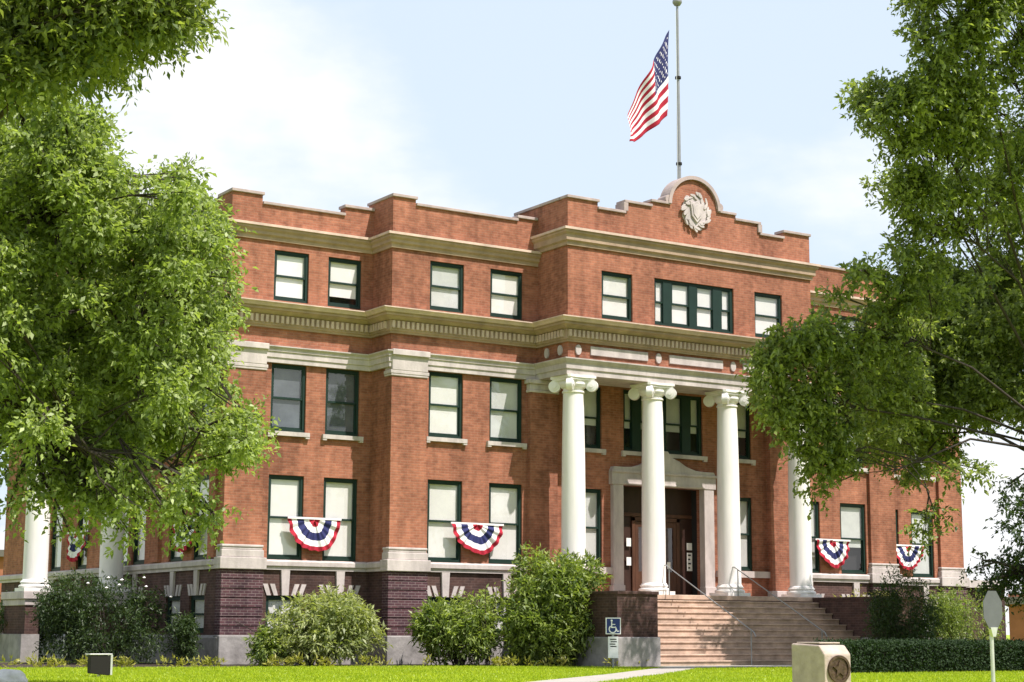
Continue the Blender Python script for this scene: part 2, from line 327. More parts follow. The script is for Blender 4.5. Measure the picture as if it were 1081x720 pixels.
def sweep(mb, path, prof_, close=True):
    """path: plan points, outward on the right-hand side of travel is negative y when going +x; prof_: (offset, z) pairs"""
    n_ = len(path); rings = []
    for i, p in enumerate(path):
        p = Vector(p); d0 = (Vector(path[i])-Vector(path[i-1])).normalized() if i else None; d1 = (Vector(path[i+1])-Vector(path[i])).normalized() if i < n_-1 else None
        nrm = lambda d: Vector((d.y, -d.x))
        if d0 is None: o_ = nrm(d1)
        elif d1 is None: o_ = nrm(d0)
        else:
            a, c = nrm(d0), nrm(d1); o_ = (a+c)/(1+a.dot(c))
        rings.append([(p.x+o_.x*q, p.y+o_.y*q, z) for q, z in prof_])
    k = len(prof_)
    for i in range(n_-1):
        for j in range(k):
            q = (j+1) % k; mb.face([rings[i][j], rings[i+1][j], rings[i+1][q], rings[i][q]])
    mb.face(rings[0]); mb.face(rings[-1][::-1])
full = [(-XA, 22), (-XA, YA), (-XB, YA), (-XB, YB), (-XC, YB), (-XC, YC), (XC, YC), (XC, YB), (XB, YB), (XB, YA), (XA, YA), (XA, 22)]
fullB = [(-XA, 22), (-XA, YA), (-XB, YA), (-XB, YB), (-XC, YB), (-XC+.0, YB+.02)]
# upper cornice (pavilion's stands higher)
def corn1(path, dz, ht):
    b = MB().use('tan_stone'); z = dz
    sweep(b, path, [(-.02, z-ht), (.06, z-ht), (.06, z-ht+.1), (.13, z-ht+.14), (.13, z-.20), (.20, z-.14), (.20, z-.075), (-.02, z-.075)])
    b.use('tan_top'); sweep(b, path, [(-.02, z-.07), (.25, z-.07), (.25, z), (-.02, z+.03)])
    return b.build('upper_cornice', BLD)
corn1([(-XA, 22), (-XA, YA), (-XB, YA), (-XB, YB), (-XC-.003, YB)], 12.08, .42); corn1([(XC+.003, YB), (XB, YB), (XB, YA), (XA, YA), (XA, 22)], 12.08, .42)
corn1([(-XC, YB+.6), (-XC, YC), (XC, YC), (XC, YB+.6)], 12.55, .50)
# main cornice with dentils
b = MB().use('tan_stone')
sweep(b, full, [(-.02, 9.20), (.07, 9.20), (.07, 9.25), (.12, 9.27), (.12, 9.56), (.17, 9.56), (.28, 9.64), (.36, 9.66), (.36, 9.735), (-.02, 9.735)])
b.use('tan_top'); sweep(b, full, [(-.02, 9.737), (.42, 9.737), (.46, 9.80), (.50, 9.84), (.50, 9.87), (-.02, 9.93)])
b.build('main_cornice', BLD)
for i in range(1, len(full)-2):
    b = MB().use('tan_top')
    p, q = Vector(full[i]), Vector(full[i+1]); d = (q-p); ln = d.length; d.normalize(); nr = Vector((d.y, -d.x))
    if nr.x > .5: continue
    k = int((ln+.2)/.155)
    for j in range(k):
        c = p+d*(-.10+.155*(j+.5)); h = .04
        x0, x1 = sorted((c.x-d.x*h+nr.x*.12, c.x+d.x*h+nr.x*.19)); y0, y1 = sorted((c.y-d.y*h+nr.y*.12, c.y+d.y*h+nr.y*.19))
        if x1-x0 < .05: x0 -= .04; x1 += .04
        b.box(x0, x1, y0, y1, 9.33, 9.53)
    b.build('dentil_band', BLD)
# white band under the frieze
b = MB().use('limestone')
pf = [(-.02, Z2), (.10, Z2), (.10, 8.36), (.13, 8.375), (.13, 8.52), (.16, 8.54), (.16, 8.60), (.22, 8.66), (.22, 8.69), (-.02, 8.72)]
sweep(b, [(-XA, 22), (-XA, YA), (-XB, YA), (-XB, YB), (-XC-.02, YB)], pf); sweep(b, [(XC+.02, YB), (XB, YB), (XB, YA), (XA, YA), (XA, 22)], pf)
b.build('frieze_band', BLD)
b = MB().use('limestone')
pe = [(-.42, Z2), (.12, Z2), (.12, 8.38), (.155, 8.40), (.155, 8.55), (.20, 8.60), (.25, 8.67), (.25, 8.70), (-.42, 8.705)]
sweep(b, [(-XC, YB-.02), (-XC, YC), (XC, YC), (XC, YB-.02)], pe); b.build('entablature', BLD)
# panels and rosettes in the pavilion frieze
for x0, x1 in ((-3.92, -1.84), (-1.03, 1.03), (1.84, 3.92)):
    b = MB().use('limestone'); b.box(x0, x1, YC-.05, YC+.02, 8.86, 9.12); b.build('frieze_panel', BLD, bevel=.01)
for cx in (-4.36, 4.36, -1.44, 1.44):
    b = MB().use('limestone'); b.prism([(cx+.10*math.cos(t*math.pi/10), 8.98+.15*math.sin(t*math.pi/10)) for t in range(20)], YC-.05, YC+.02); b.build('rosette', BLD)
for ry in (.36, 1.05):
    b = MB().use('limestone'); b.prism([(.10*math.cos(t*math.pi/10), .15*math.sin(t*math.pi/10)) for t in range(20)], -.05, .02); b.build('rosette', BLD, loc=(-XC, ry, 8.98), rotz=R(-90))
# belt course over the basement, grey base
b = MB().use('limestone'); pbt = [(-.02, Z0), (.10, Z0), (.10, 2.62), (.15, 2.66), (.15, 2.77), (.10, 2.81), (-.02, 2.83)]
sweep(b, [(-XA, 22), (-XA, YA), (-XB, YA), (-XB, YB), (-XC-.4, YB)], pbt); sweep(b, [(XC+.4, YB), (XB, YB), (XB, YA), (XA, YA), (XA, 22)], pbt)
for s_ in (-1, 1): b.box(*sorted((s_*XC+s_*.39, s_*1.98)), YB-.10, YB+.02, 2.62, 2.82)
b.build('belt_course', BLD)
b = MB().use('grey_stone'); pg = [(-.01, 0), (.12, 0), (.12, ZB-.07), (.05, ZB), (-.01, ZB)]
sweep(b, [(-XA, 22), (-XA, YA), (-XB, YA), (-XB, YB), (-XC-.9, YB)], pg); b.build('stone_plinth', BLD); b = MB().use('grey_stone'); sweep(b, [(XC+.9, YB), (XB, YB), (XB, YA), (XA, YA), (XA, 22)], pg)
b.build('stone_plinth', BLD)
# pilasters
def pilaster(x0, x1, yf, name='pilaster'):
    p = MB().use('brick'); p.box(x0, x1, yf-.11, yf+.3, 3.2, 7.98); o = p.build(name, BLD)
    c = MB().use('limestone'); c.box(x0-.03, x1+.03, yf-.14, yf+.28, 7.98, 8.04); c.box(x0-.05, x1+.05, yf-.15, yf+.28, 8.04, 8.14); c.box(x0-.005, x1+.005, yf-.155, yf+.28, 8.14, 8.56); c.box(x0-.03, x1+.03, yf-.235, yf+.28, 8.56, 8.725)
    c.build('capital', o, bevel=.015)
    c = MB().use('limestone'); c.box(x0-.12, x1+.12, yf-.24, yf+.2, Z0-.01, 2.86); c.box(x0-.06, x1+.06, yf-.18, yf+.2, 2.86, 3.06); c.box(x0-.03, x1+.03, yf-.15, yf+.2, 3.06, 3.13); c.box(x0-.05, x1+.05, yf-.17, yf+.2, 3.13, 3.2)
    c.build('pilaster_base', o, bevel=.02)
    c = MB().use('pier_brick'); c.box(x0-.02, x1+.04, yf-.135, yf+.2, ZB, Z0-.01)
    for q in range(7): c.box(x0-.04, x1+.06, yf-.165, yf+.19, ZB+.005+q*.25, ZB+.225+q*.25)
    z = .98
    c.build('basement_pier', o)
    c = MB().use('grey_stone'); c.box(x0-.08, x1+.1, yf-.22, yf+.2, 0, ZB); c.build('pier_foot', o, bevel=.03)
for s_ in (-1, 1):
    pilaster(*sorted((s_*(XA+.025), s_*12.97)), YA); pilaster(*sorted((s_*(XB+.025), s_*8.52)), YB)
# antae behind the outer columns
for s_ in (-1, 1):
    x0, x1 = sorted((s_*4.11, s_*5.07)); p = MB().use('brick'); p.box(x0, x1, YB-.2, YB+.1, 2.0, 7.85); o = p.build('pilaster', BLD)
    c = MB().use('limestone'); c.box(x0-.04, x1+.04, YB-.24, YB, 7.85, 7.93); c.box(x0-.02, x1+.02, YB-.22, YB, 7.93, 8.1); c.box(x0-.1, x1+.1, YB-.3, YB, 8.1, 8.229); c.build('capital', o, bevel=.02)
    c = MB().use('limestone'); c.box(x0-.05, x1+.05, YB-.25, YB, 2.001, 2.22); c.build('pilaster_base', o, bevel=.02)
# quarter pilasters on the left side wall, brick piers of the basement there
for y0, y1 in ((YA+.31, 3.5), (7.05, 7.7), (11.5, 12.2)): p = MB().use('brick'); p.box(-XA-.11, -XA+.1, y0, y1, 2.85, 8.2); p.build('pilaster', BLD)

# ---- windows
wc = {}
def window_meshes(w_, h_, kind, panes=None):
    key = (round(w_, 2), round(h_, 2), kind, bool(panes))
    if key in wc: return wc[key]
    hw = w_/2; panes_ = panes or [(-hw+.075, hw-.075)]
    fr_ = MB().use('green_paint')
    fr_.box(-hw, hw, .06, .15, h_-.075, h_-.001); fr_.box(-hw, hw, .06, .17, .001, .08)
    xs = [-hw]+[q for p_ in panes_ for q in p_]+[hw]
    for i in range(0, len(xs), 2): fr_.box(xs[i], xs[i+1], .06-.002*(i % 3), .15, .081, h_-.076)
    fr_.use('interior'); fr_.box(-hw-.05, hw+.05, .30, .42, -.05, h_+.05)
    res = [fr_.build('window')]; hm = h_*.5
    for a, c in panes_:
        sh = MB().use('green_paint'); gz = MB().use('glass'); bl = MB()
        sh.box(a, a+.035, .075, .105, hm-.02, h_-.08); sh.box(c-.035, c, .075, .105, hm-.02, h_-.08); sh.box(a, c, .074, .12, hm-.028, hm+.028); sh.box(a+.035, c-.035, .075, .105, h_-.12, h_-.08)
        sh.box(a, a+.035, .11, .14, .08, hm-.028); sh.box(c-.035, c, .11, .14, .08, hm-.028); sh.box(a+.035, c-.035, .11, .14, .08, .14)
        gz.face([(a+.03, .09, hm), (c-.03, .09, hm), (c-.03, .09, h_-.08), (a+.03, .09, h_-.08)]); gz.face([(a+.03, .125, .08), (c-.03, .125, .08), (c-.03, .125, hm), (a+.03, .125, hm)])
        bl.use({'c': 'blind', 'w': 'blind_white', 'g': 'blind_grey', 'd': 'dark_glass_sheet', 'v': 'blind_white', 'p': 'blind_grey'}[kind])
        bl.box(a+.01, c-.01, .145, .15, {'v': h_*.22, 'p': h_*.38}.get(kind, .05), h_-.05)
        res += [x.build(nm) for x, nm in ((sh, 'sash'), (gz, 'glass_pane'), (bl, 'blind'))]  # the dark kind is no blind: its colour stands for reflecting dark glass
    wc[key] = res
    for o in wc[key]: COL.objects.unlink(o)
    return wc[key]
def sill_mesh(w_):
    key = ('sill', round(w_, 2))
    if key not in wc:
        s = MB().use('limestone'); s.box(-w_/2-.10, w_/2+.10, -.10, .12, -.12, -.002); s.box(-w_/2-.10, -w_/2+.02, -.09, .0, -.17, -.121); s.box(w_/2-.02, w_/2+.10, -.09, .0, -.17, -.121)
        wc[key] = s.build('sill'); COL.objects.unlink(wc[key])
    return wc[key]
def arch_mesh(w_):
    key = ('arch', round(w_, 2))
    if key not in wc:
        s = MB().use('limestone'); H = FB[1]-FB[0]
        s.prism([(-.10, H), (.10, H), (.13, Z0-FB[0]-.005), (-.13, Z0-FB[0]-.005)], -.07, .05)
        for sg in (-1, 1):
            for k in (0, 1):
                xb = .2+k*.21; q = [(sg*xb, H), (sg*(xb+.12), H), (sg*(xb+.24), H+.31), (sg*(xb+.10), H+.31)]
                s.prism(q if sg > 0 else q[::-1], -.03, .05)
        wc[key] = s.build('flat_arch'); COL.objects.unlink(wc[key])
    return wc[key]
rnd = random.Random(4)
def place_window(axis, fixed, uc, z0, w_, h_, kind, floor, panes=None):
    src = window_meshes(w_, h_, kind, panes)
    top = src[0].copy(); COL.objects.link(top); top.parent = BLD
    if axis == 'y': top.location = (uc, fixed, z0)
    else: top.location = (fixed, uc, z0); top.rotation_euler.z = R(-90)
    for s in src[1:]:
        c = s.copy(); COL.objects.link(c); c.parent = top
    if floor == 2:
        c = sill_mesh(w_).copy(); COL.objects.link(c); c.parent = top
    if floor == 0:
        c = arch_mesh(w_).copy(); COL.objects.link(c); c.parent = top
    return top
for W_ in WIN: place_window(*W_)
TP = [(-1.465, -1.17), (-.84, -.17), (.13, .76), (1.10, 1.43)]
place_window('y', YC, -.01, F3[0], 3.08, F3[1]-F3[0], 'c', 3, TP)
place_window('y', YB, -.01, F2[0], 3.08, F2[1]-F2[0], 'p', 2, TP)

# ---- columns
def column_parts(x, y, parent):
    s = MB().use('column_white'); Hs = [(.345, 2.34), (.35, 2.42), (.35, 3.6), (.345, 4.6), (.335, 5.8), (.315, 7.0), (.30, 7.72)]
    s.lathe([(.385, 2.27), (.385, 2.31), (.352, 2.345)]+Hs[1:]+[(.30, 7.74), (.33, 7.75), (.33, 7.79), (.30, 7.80), (.30, 7.88)], n=48)
    o = s.build('column', parent, smooth=True, loc=(x, y, 0))
    s = MB().use('column_white'); s.box(-.44, .44, -.44, .44, 2.002, 2.10)
    s.lathe([(.43, 2.10), (.455, 2.13), (.455, 2.16), (.43, 2.19), (.40, 2.195), (.385, 2.21), (.395, 2.235), (.415, 2.245), (.415, 2.275), (.39, 2.29)], n=48)
    s.build('column_base', o, smooth=True)
    s = MB().use('column_white')
    s.lathe([(.30, 7.86), (.36, 7.90), (.40, 7.98), (.40, 8.04), (.30, 8.06)], n=40)
    for a in range(4):
        # concave abacus edge built as four sides
        pass
    ab = []
    for k in range(4):
        t0 = math.pi/4+k*math.pi/2; cxn, cyn = math.cos(t0), math.sin(t0)
        t1 = t0+math.pi/2
        A = Vector((math.cos(t0), math.sin(t0)))*.70; B = Vector((math.cos(t1), math.sin(t1)))*.70; tang = (B-A).normalized()
        ab += [A+tang*.06]
        for q in (.2, .35, .5, .65, .8):
            p = A.lerp(B, q); ab.append(p*(1-.13*math.sin(q*math.pi)))
        ab += [B-tang*.06]
    for z0, z1, sc_ in ((8.10, 8.16, .95), (8.16, 8.228, 1.02)):
        i = len(s.v); k = len(ab); s.v += [(p.x*sc_, p.y*sc_, z0) for p in ab]+[(p.x*sc_, p.y*sc_, z1) for p in ab]
        s.f.append(tuple(range(i, i+k))[::-1]); s.f.append(tuple(range(i+k, i+2*k))); s.m += [0, 0]
        for a in range(k): c = (a+1) % k; s.f.append((i+a, i+c, i+k+c, i+k+a)); s.m.append(0)
    s.box(-.36, .36, -.36, .36, 8.0, 8.101)
    s.build('abacus', o)
    for k in range(4):                       # diagonal volutes
        v = MB().use('column_white'); t = math.pi/4+k*math.pi/2; r_ = .165
        def disc(rad, th, cz=7.95, cxr=.545):
            n_ = 24; i = len(v.v)
            for sgn in (-1, 1):
                for a in range(n_):
                    q = 2*math.pi*a/n_; lx = cxr+rad*math.cos(q); lz = cz+rad*math.sin(q); ly = sgn*th
                    v.v.append((lx*math.cos(t)-ly*math.sin(t), lx*math.sin(t)+ly*math.cos(t), lz))
            v.f.append(tuple(range(i, i+n_))[::-1]); v.f.append(tuple(range(i+n_, i+2*n_))); v.m += [0, 0]
            for a in range(n_): c = (a+1) % n_; v.f.append((i+a, i+c, i+n_+c, i+n_+a)); v.m.append(0)
        disc(.175, .085); disc(.12, .10); disc(.06, .125)
        # arm leading from the bell up to the scroll
        v.tube([(.27*math.cos(t), .27*math.sin(t), 8.03), (.42*math.cos(t), .42*math.sin(t), 8.075), (.545*math.cos(t), .545*math.sin(t), 8.06)], [.09, .075, .06], 10)
        v.build('volute', o, smooth=True)
    return o
for x in (-4.314, -1.438, 1.438, 4.314): column_parts(x, .293, BLD)
# ---- porch floor, cheek walls, steps
b = MB().use('dark_brick'); b.box(-5.55, 5.55, -.20, YB-.02, ZB, 1.86); b.build('podium', BLD)
b = MB().use('step_stone'); b.box(-5.6, 5.6, -.26, YB+.6, 1.862, 2.0); b.build('porch_floor', BLD, bevel=.015)
b = MB().use('grey_stone'); b.box(-5.62, 5.62, -.19, YB-.03, 0, ZB-.003); b.build('podium_foot', BLD)
for s_ in (-1, 1):
    x0, x1 = sorted((s_*4.27, s_*5.6))
    b = MB().use('dark_brick'); b.box(x0, x1, -3.56, -.203, ZB, 1.90)
    o = b.build('cheek_wall', BLD); b = MB().use('dark_brick'); b.box(x0-.02, x1+.02, -3.6, -.27, 1.902, 1.99); b.build('cap', o, bevel=.01)
    b = MB().use('grey_stone'); b.box(x0-.06 if s_ < 0 else x0-.02, x1+.02 if s_ < 0 else x1+.06, -3.66, -.203, 0, ZB-.002); b.build('foot', o, bevel=.03)
b = MB().use('step_stone'); NS = 12
for k in range(NS-1):
    zt = 2.0-(k+1)*2.0/NS; y1 = -.262-k*.292; y0 = -.262-(k+1)*.292
    b.box(-4.245, 4.245, y0, y1, 0 if k == NS-2 else zt-.42, zt-.04); b.box(-4.247, 4.247, y0-.03, y1-.03 if k else y1, zt-.04, zt)
ST = b.build('steps', BLD, bevel=.008)
# ---- portal
b = MB().use('limestone')
b.box(-2.05, -1.675, YB-.16, YB+.1, 2.001, 5.30); b.box(1.43, 1.82, YB-.16, YB+.1, 2.001, 5.30)
ped = [(-2.0, 5.30), (2.0, 5.30), (2.0, 5.70), (1.93, 5.84), (1.55, 5.84), (1.2, 5.86), (.85, 5.96), (.55, 6.12), (.32, 6.2), (.2, 6.3), (.12, 6.4), (-.12, 6.4), (-.2, 6.3), (-.32, 6.2), (-.55, 6.12), (-.85, 5.96), (-1.2, 5.86), (-1.55, 5.84), (-1.93, 5.84), (-2.0, 5.70)]
b.prism([(x-.11, z) for x, z in ped], YB-.18, YB+.08); b.box(-2.14, 1.92, YB-.22, YB-.16, 5.66, 5.74); b.box(-1.68, 1.44, YB-.20, YB-.15, 5.32, 5.38); b.box(-2.1, -1.655, YB-.2, YB+.1, 2.002, 2.3); b.box(1.41, 1.88, YB-.2, YB+.1, 2.002, 2.3)
b.build('portal', BLD, bevel=.015)
b = MB().use('interior'); YD = YB+.5
for fpts in ([(-1.68, YB+.24, 2.0), (-1.68, YD, 2.0), (-1.68, YD, 5.3), (-1.68, YB+.24, 5.3)], [(1.44, YB+.24, 2.0), (1.44, YD, 2.0), (1.44, YD, 5.3), (1.44, YB+.24, 5.3)], [(-1.68, YB+.24, 5.3), (1.44, YB+.24, 5.3), (1.44, YD, 5.3), (-1.68, YD, 5.3)]): b.face(fpts)
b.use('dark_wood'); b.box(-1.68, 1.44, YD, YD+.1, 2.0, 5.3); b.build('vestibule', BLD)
b = MB().use('warm_wood')
for x0, x1, z0, z1 in ((-1.66, 1.42, 4.42, 4.52), (-.92, -.80, 2.0, 4.42), (.80, .92, 2.0, 4.42), (-.06, .06, 4.53, 5.2), (-.92, .92, 4.28, 4.40)): b.box(x0, x1, YD-.06, YD-.002, z0, z1)
b.build('door_frame', BLD, bevel=.006)
for s_ in (-1, 1):
    x0, x1 = sorted((s_*.02, s_*.79)); d = MB().use('warm_wood')
    for q in ((x0, x0+.12, 2.02, 4.26), (x1-.12, x1, 2.02, 4.26), (x0+.12, x1-.12, 2.02, 2.75), (x0+.12, x1-.12, 4.1, 4.26)): d.box(q[0], q[1], YD-.05, YD-.003, q[2], q[3])
    o = d.build('door', BLD, bevel=.005); g_ = MB().use('glass'); g_.face([(x0+.12, YD-.02, 2.75), (x1-.12, YD-.02, 2.75), (x1-.12, YD-.02, 4.1), (x0+.12, YD-.02, 4.1)]); g_.build('glass_pane', o)
    h_ = MB().use('metal_pale'); h_.tube([(s_*.10, YD-.10, 2.95), (s_*.10, YD-.10, 3.3)], .014); h_.box(s_*.10-.02, s_*.10+.02, YD-.09, YD-.05, 3.0, 3.03); h_.build('handle', o)
# ---- coping
b = MB().use('coping')
def cop(x0, x1, z, y0, y1, t=.085):
    c = MB().use('coping'); c.box(x0-.04, x1+.04, y0-.06, y1+.05, z, z+t); c.build('coping', BLD, bevel=.01)
for s_ in (-1, 1):
    q = lambda a, c: sorted((s_*a, s_*c))
    cop(*q(XA, 13.16), 12.932, YA, YA+.9); cop(*q(10.56, XB+.02), 12.932, YA, YA+.32); cop(*q(13.11, 10.61), 12.68, YA, YA+.32, .08)
    cop(*q(XB, 8.90), 13.152, YB, YA+.3); cop(*q(5.4, XC+.05), 13.072, YB, YB+.32); cop(*q(8.85, 5.45), 12.972, YB, YB+.32, .08)
    cop(*q(XC, 3.63), 13.472, YC, YC+.35); cop(*q(3.59, 2.66), 13.262, YC, YC+.35, .08); cop(*q(2.62, 1.66), 13.602, YC, YC+.35, .08); cop(*q(1.62, .97), 13.762, YC, YC+.35, .08)
    cop(*q(2.66, 2.58), 13.34, YC+.002, YC+.345, .26); cop(*q(XC, XC-.35), 13.473, YC+.42, YB+1.2)
    # small scroll beside the arch
    b = MB().use('coping'); b.prism([(s_*1.0+.13*math.cos(t*math.pi/8), 13.93+.13*math.sin(t*math.pi/8)) for t in range(16)], YC-.05, YC+.36); b.build('scroll', BLD)
cop(-XA, -XA+.32, 12.852, YA+1.0, 21.9)
b = MB().use('coping'); o_ = [(1.02*math.cos(math.pi*k/28), 13.80+.98*math.sin(math.pi*k/28)) for k in range(29)]; i_ = [(.905*math.cos(math.pi*k/28), 13.80+.865*math.sin(math.pi*k/28)) for k in range(29)]
for k in range(28): b.prism([i_[k], o_[k], o_[k+1], i_[k+1]], YC-.08, YC+.42)
b.build('arch_coping', BLD)
# ---- carved cartouche in the gable
b = MB().use('limestone'); cz0 = 13.66
def blob(r_of_t, y0, y1, n_=60): b.prism([(.03+r_of_t(t)*math.cos(t)*.88, cz0+r_of_t(t)*math.sin(t)) for t in [2*math.pi*k/n_ for k in range(n_)]], y0, y1)
blob(lambda t: .56+.04*math.cos(5*t+.4)+.03*math.cos(11*t), -.05, .0)
blob(lambda t: .48+.03*math.cos(7*t), -.075, -.05)
rc = random.Random(5)
for k in range(26):                                   # leaves and scrolls round the shield
    t = 2*math.pi*k/26+rc.uniform(-.08, .08); q_ = rc.uniform(.40, .56); cx, cz = .03+q_*math.cos(t)*.95, cz0+q_*math.sin(t); l_, w_ = rc.uniform(.09, .15), rc.uniform(.035, .06); an = t+rc.uniform(.5, 1.3)
    b.prism([(cx+l_*math.cos(p*math.pi/5)*math.cos(an)-w_*math.sin(p*math.pi/5)*math.sin(an), cz+l_*math.cos(p*math.pi/5)*math.sin(an)+w_*math.sin(p*math.pi/5)*math.cos(an)) for p in range(10)], -.075-rc.uniform(.02, .05), -.07)
sh_ = [(-.27, .30), (-.22, .05), (-.20, -.15), (0, -.36), (.20, -.15), (.22, .05), (.27, .30), (.13, .25), (0, .33), (-.13, .25)]
b.prism([(.03+x, cz0+z) for x, z in sh_][::1], -.13, -.07)
b.prism([(.03+x*.7, cz0+z*.7) for x, z in sh_], -.15, -.13)
b.build('carved_cartouche', BLD, bevel=.012)
# ---- side porches
def side_porch():
    y0, y1 = 8.85, 11.0; x0 = -17.45
    b = MB().use('limestone'); b.box(x0, -XA-.16, y0, y1, 1.78, 2.0); b.box(x0+.06, -XA-.16, y0+.06, y1, 1.60, 1.779); b.build('side_porch_floor', BLD, bevel=.02)
    b = MB().use('dark_brick'); b.box(x0+.1, x0+.5, y0+.1, y1-.1, ZB, 1.6); b.box(-15.3, -XA-.16, y0+.1, y1-.1, ZB, 1.6); b.use('interior'); b.box(x0+.5, -15.3, y0+.6, y1-.12, ZB, 1.6)
    b.use('grey_stone'); b.box(x0, x0+.52, y0+.04, y1, 0, ZB-.002); b.box(-15.45, -XA-.16, y0+.04, y1, 0, ZB-.002); b.build('side_porch_pier', BLD)
    b = MB().use('limestone'); b.box(x0+.1, -XA-.2, y0+.05, y1-.2, Z2+.002, 8.7); b.use('brick'); b.box(x0+.25, -XA-.02, y0+.2, y1-.3, 8.702, 12.4); b.use('tan_stone'); b.box(x0-.1, -XA-.3, y0-.1, y1, 9.3, 9.8); b.build('side_porch_entablature', BLD)
    b = MB().use('column_white'); b.box(-16.75, -XA-.2, y0+.25, y0+.5, 2.35, 2.45)
    column_parts(-17.0, 9.3, BLD); column_parts(-14.72, 9.3, BLD)
side_porch()
b = MB().use('limestone'); b.box(XA+.17, 17.6, 3.6, 9, 2.56, 2.83); b.use('dark_brick'); b.box(XA+.17, 17.4, 3.8, 9, 0, 2.558); b.build('side_porch_parapet', BLD)

# ------------------------------------------------------------------ handrails
for s_, lab in ((-1, 'thin metal handrail on the front steps nearer the wheelchair sign'), (1, 'thin metal handrail on the front steps nearer the marker stone')):
    t = empty('handrail', (s_*1.3, -2, .9), lab, 'handrail', 'handrails on the front steps')
    T = Vector((s_*1.3, -2, .9))
    r_ = MB().use('metal_grey'); top = Vector((s_*1.3, -.1, 2.86)); bot = Vector((s_*1.3, -3.98, .93))
    r_.tube([top-T+Vector((0, .25, -.0)), top-T, bot-T, bot-T+Vector((0, -.08, -.12))], .017, 10); r_.build('rail', t, smooth=True)
    for f_ in (.04, .97):
        p = top.lerp(bot, f_)-T; zb = {.04: 2.0, .97: .02}[f_]
        q = MB().use('metal_grey'); q.tube([(p.x, p.y, p.z), (p.x, p.y, zb-T.z)], .017, 8); q.build('post', t, smooth=True)

# ------------------------------------------------------------------ bunting
def bunting(loc, rotz, label, rad=.88, drop=1.0, ph=0., sag=0., n_=56):
    t = empty('bunting', loc, label, 'bunting', 'fan-shaped bunting hung on the facade', rotz)
    rings = [('red_cloth', .02, .20), ('white_cloth', .20, .40), ('blue_cloth', .40, .66), ('white_cloth', .66, .86), ('red_cloth', .86, 1.0)]
    m_ = MB()
    def P(rf, k):
        a = math.pi*k/n_; rip = math.cos(a*18+ph)*.035*rf+math.sin(a*5+ph*2)*.03; edge = 1+(.012*math.cos(a*18) if rf > .9 else 0)
        x = -rad*rf*math.cos(a)*edge*(1-.10*math.sin(a)); z = -drop*rf*math.sin(a)**.9*edge*(1+.06*math.sin(3*a+ph))-sag*math.sin(a)*(1-rf); return (x, -.03+rip-.08*math.sin(a)*rf, z)
    for nm, r0_, r1_ in rings:
        m_.use(nm); sub = 2
        for q in range(sub):
            a0 = r0_+(r1_-r0_)*q/sub; a1 = r0_+(r1_-r0_)*(q+1)/sub
            for k in range(n_): m_.face([P(a0, k), P(a1, k), P(a1, k+1), P(a0, k+1)])
    o = m_.build('fabric', t, smooth=False)
    s = o.modifiers.new('solid', 'SOLIDIFY'); s.thickness = .004
    h = MB().use('white_cloth'); h.box(-rad-.02, rad+.02, -.05, -.015, -.02, .035); h.build('header_tape', t)
    return t
bunting((-11.38, YA-.08, 3.97), 0, 'red white and blue fan bunting between windows above the broad pale green bush', .80, .93, .4, .06)
bunting((-6.81, YB-.08, 3.93), 0, 'red white and blue fan bunting between windows just left of the tallest bush', .86, .84, 1.7, .03)
bunting((6.81, YB-.08, 3.9), 0, 'red white and blue fan bunting between windows just right of the rightmost column', .74, .86, 2.6, .08)
bunting((11.38, YA-.08, 3.9), 0, 'red white and blue fan bunting above the dark rounded shrub at the right end', .74, .80, 4.1, .05)
bunting((-XA-.1, 14.0, 4.0), R(-90), 'red white and blue bunting seen edge-on between the side porch columns')
bunting((-XA-.1, 5.12, 4.0), R(-90), 'red white and blue bunting on the side wall round the corner, behind hanging leaves')

# notices by the door
def on_y(px, py, Y):
    d = rr*((px-540.5)/F)+uu*((360-py)/F)+fw; t = (Y-CAM.y)/d.y; return CAM+d*t
for (x, z, w_, h_, lab) in ((-1.06, 3.62, .17, .25, 'upper of two white paper notices left of the doors'), (-1.06, 3.04, .17, .25, 'lower of two white paper notices left of the doors'), (1.29, 3.55, .20, .22, 'small white notice above the tall poster right of the doors'), (1.29, 3.08, .20, .56, 'tall narrow white poster right of the doors'), (.47, 2.95, .13, .2, 'small white notice low on the door glass')):
    b = MB().use('paper'); b.box(-w_/2, w_/2, -.006, 0, -h_/2, h_/2); o = b.build('notice', None, loc=(x, YD-.064, z)); tag(o, lab, 'notice', 'paper notices at the entrance')
    if h_ > .5:
        for k in range(4): c = MB().use('metal_dark'); c.box(-.06, .05-(k % 2)*.03, -.009, -.0065, .18-k*.13, .23-k*.13); c.build('print', o)

# ------------------------------------------------------------------ flag and pole
PX, PY = 0.55, 3.4
pt = at(717, 190, 57); 
def on_y(px, py, Y):
    d = rr*((px-540.5)/F)+uu*((360-py)/F)+fw; t = (Y-CAM.y)/d.y; return CAM+d*t
base = on_y(717, 190, PY); top = on_y(712, 6, PY); PX = base.x
t = empty('flagpole', (PX, PY, 12.35), 'tall grey metal flagpole with ball top rising behind the arched gable', 'flagpole')
H_ = top.z-12.35
p = MB().use('metal_grey'); p.tube([(0, 0, 0), (0, 0, H_*.45), (0, 0, H_)], [.075, .065, .04], 14); p.build('pole', t, smooth=True)
for z in (base.z-12.35+.55, on_y(715, 82, PY).z-12.35): c = MB().use('metal_dark'); c.lathe([(.06, z-.05), (.10, z-.04), (.10, z+.04), (.06, z+.05)], n=16); c.build('collar', t, smooth=True)
c = MB().use('metal_grey'); c.lathe([(.01, H_), (.10, H_+.03), (.16, H_+.12), (.16, H_+.19), (.10, H_+.28), (.02, H_+.31)], n=24); c.build('ball', t, smooth=True)
c = MB().use('sign_white'); c.tube([(-.10, -.06, 2), (-.11, -.06, H_-.2)], .008, 6); c.build('halyard', t)
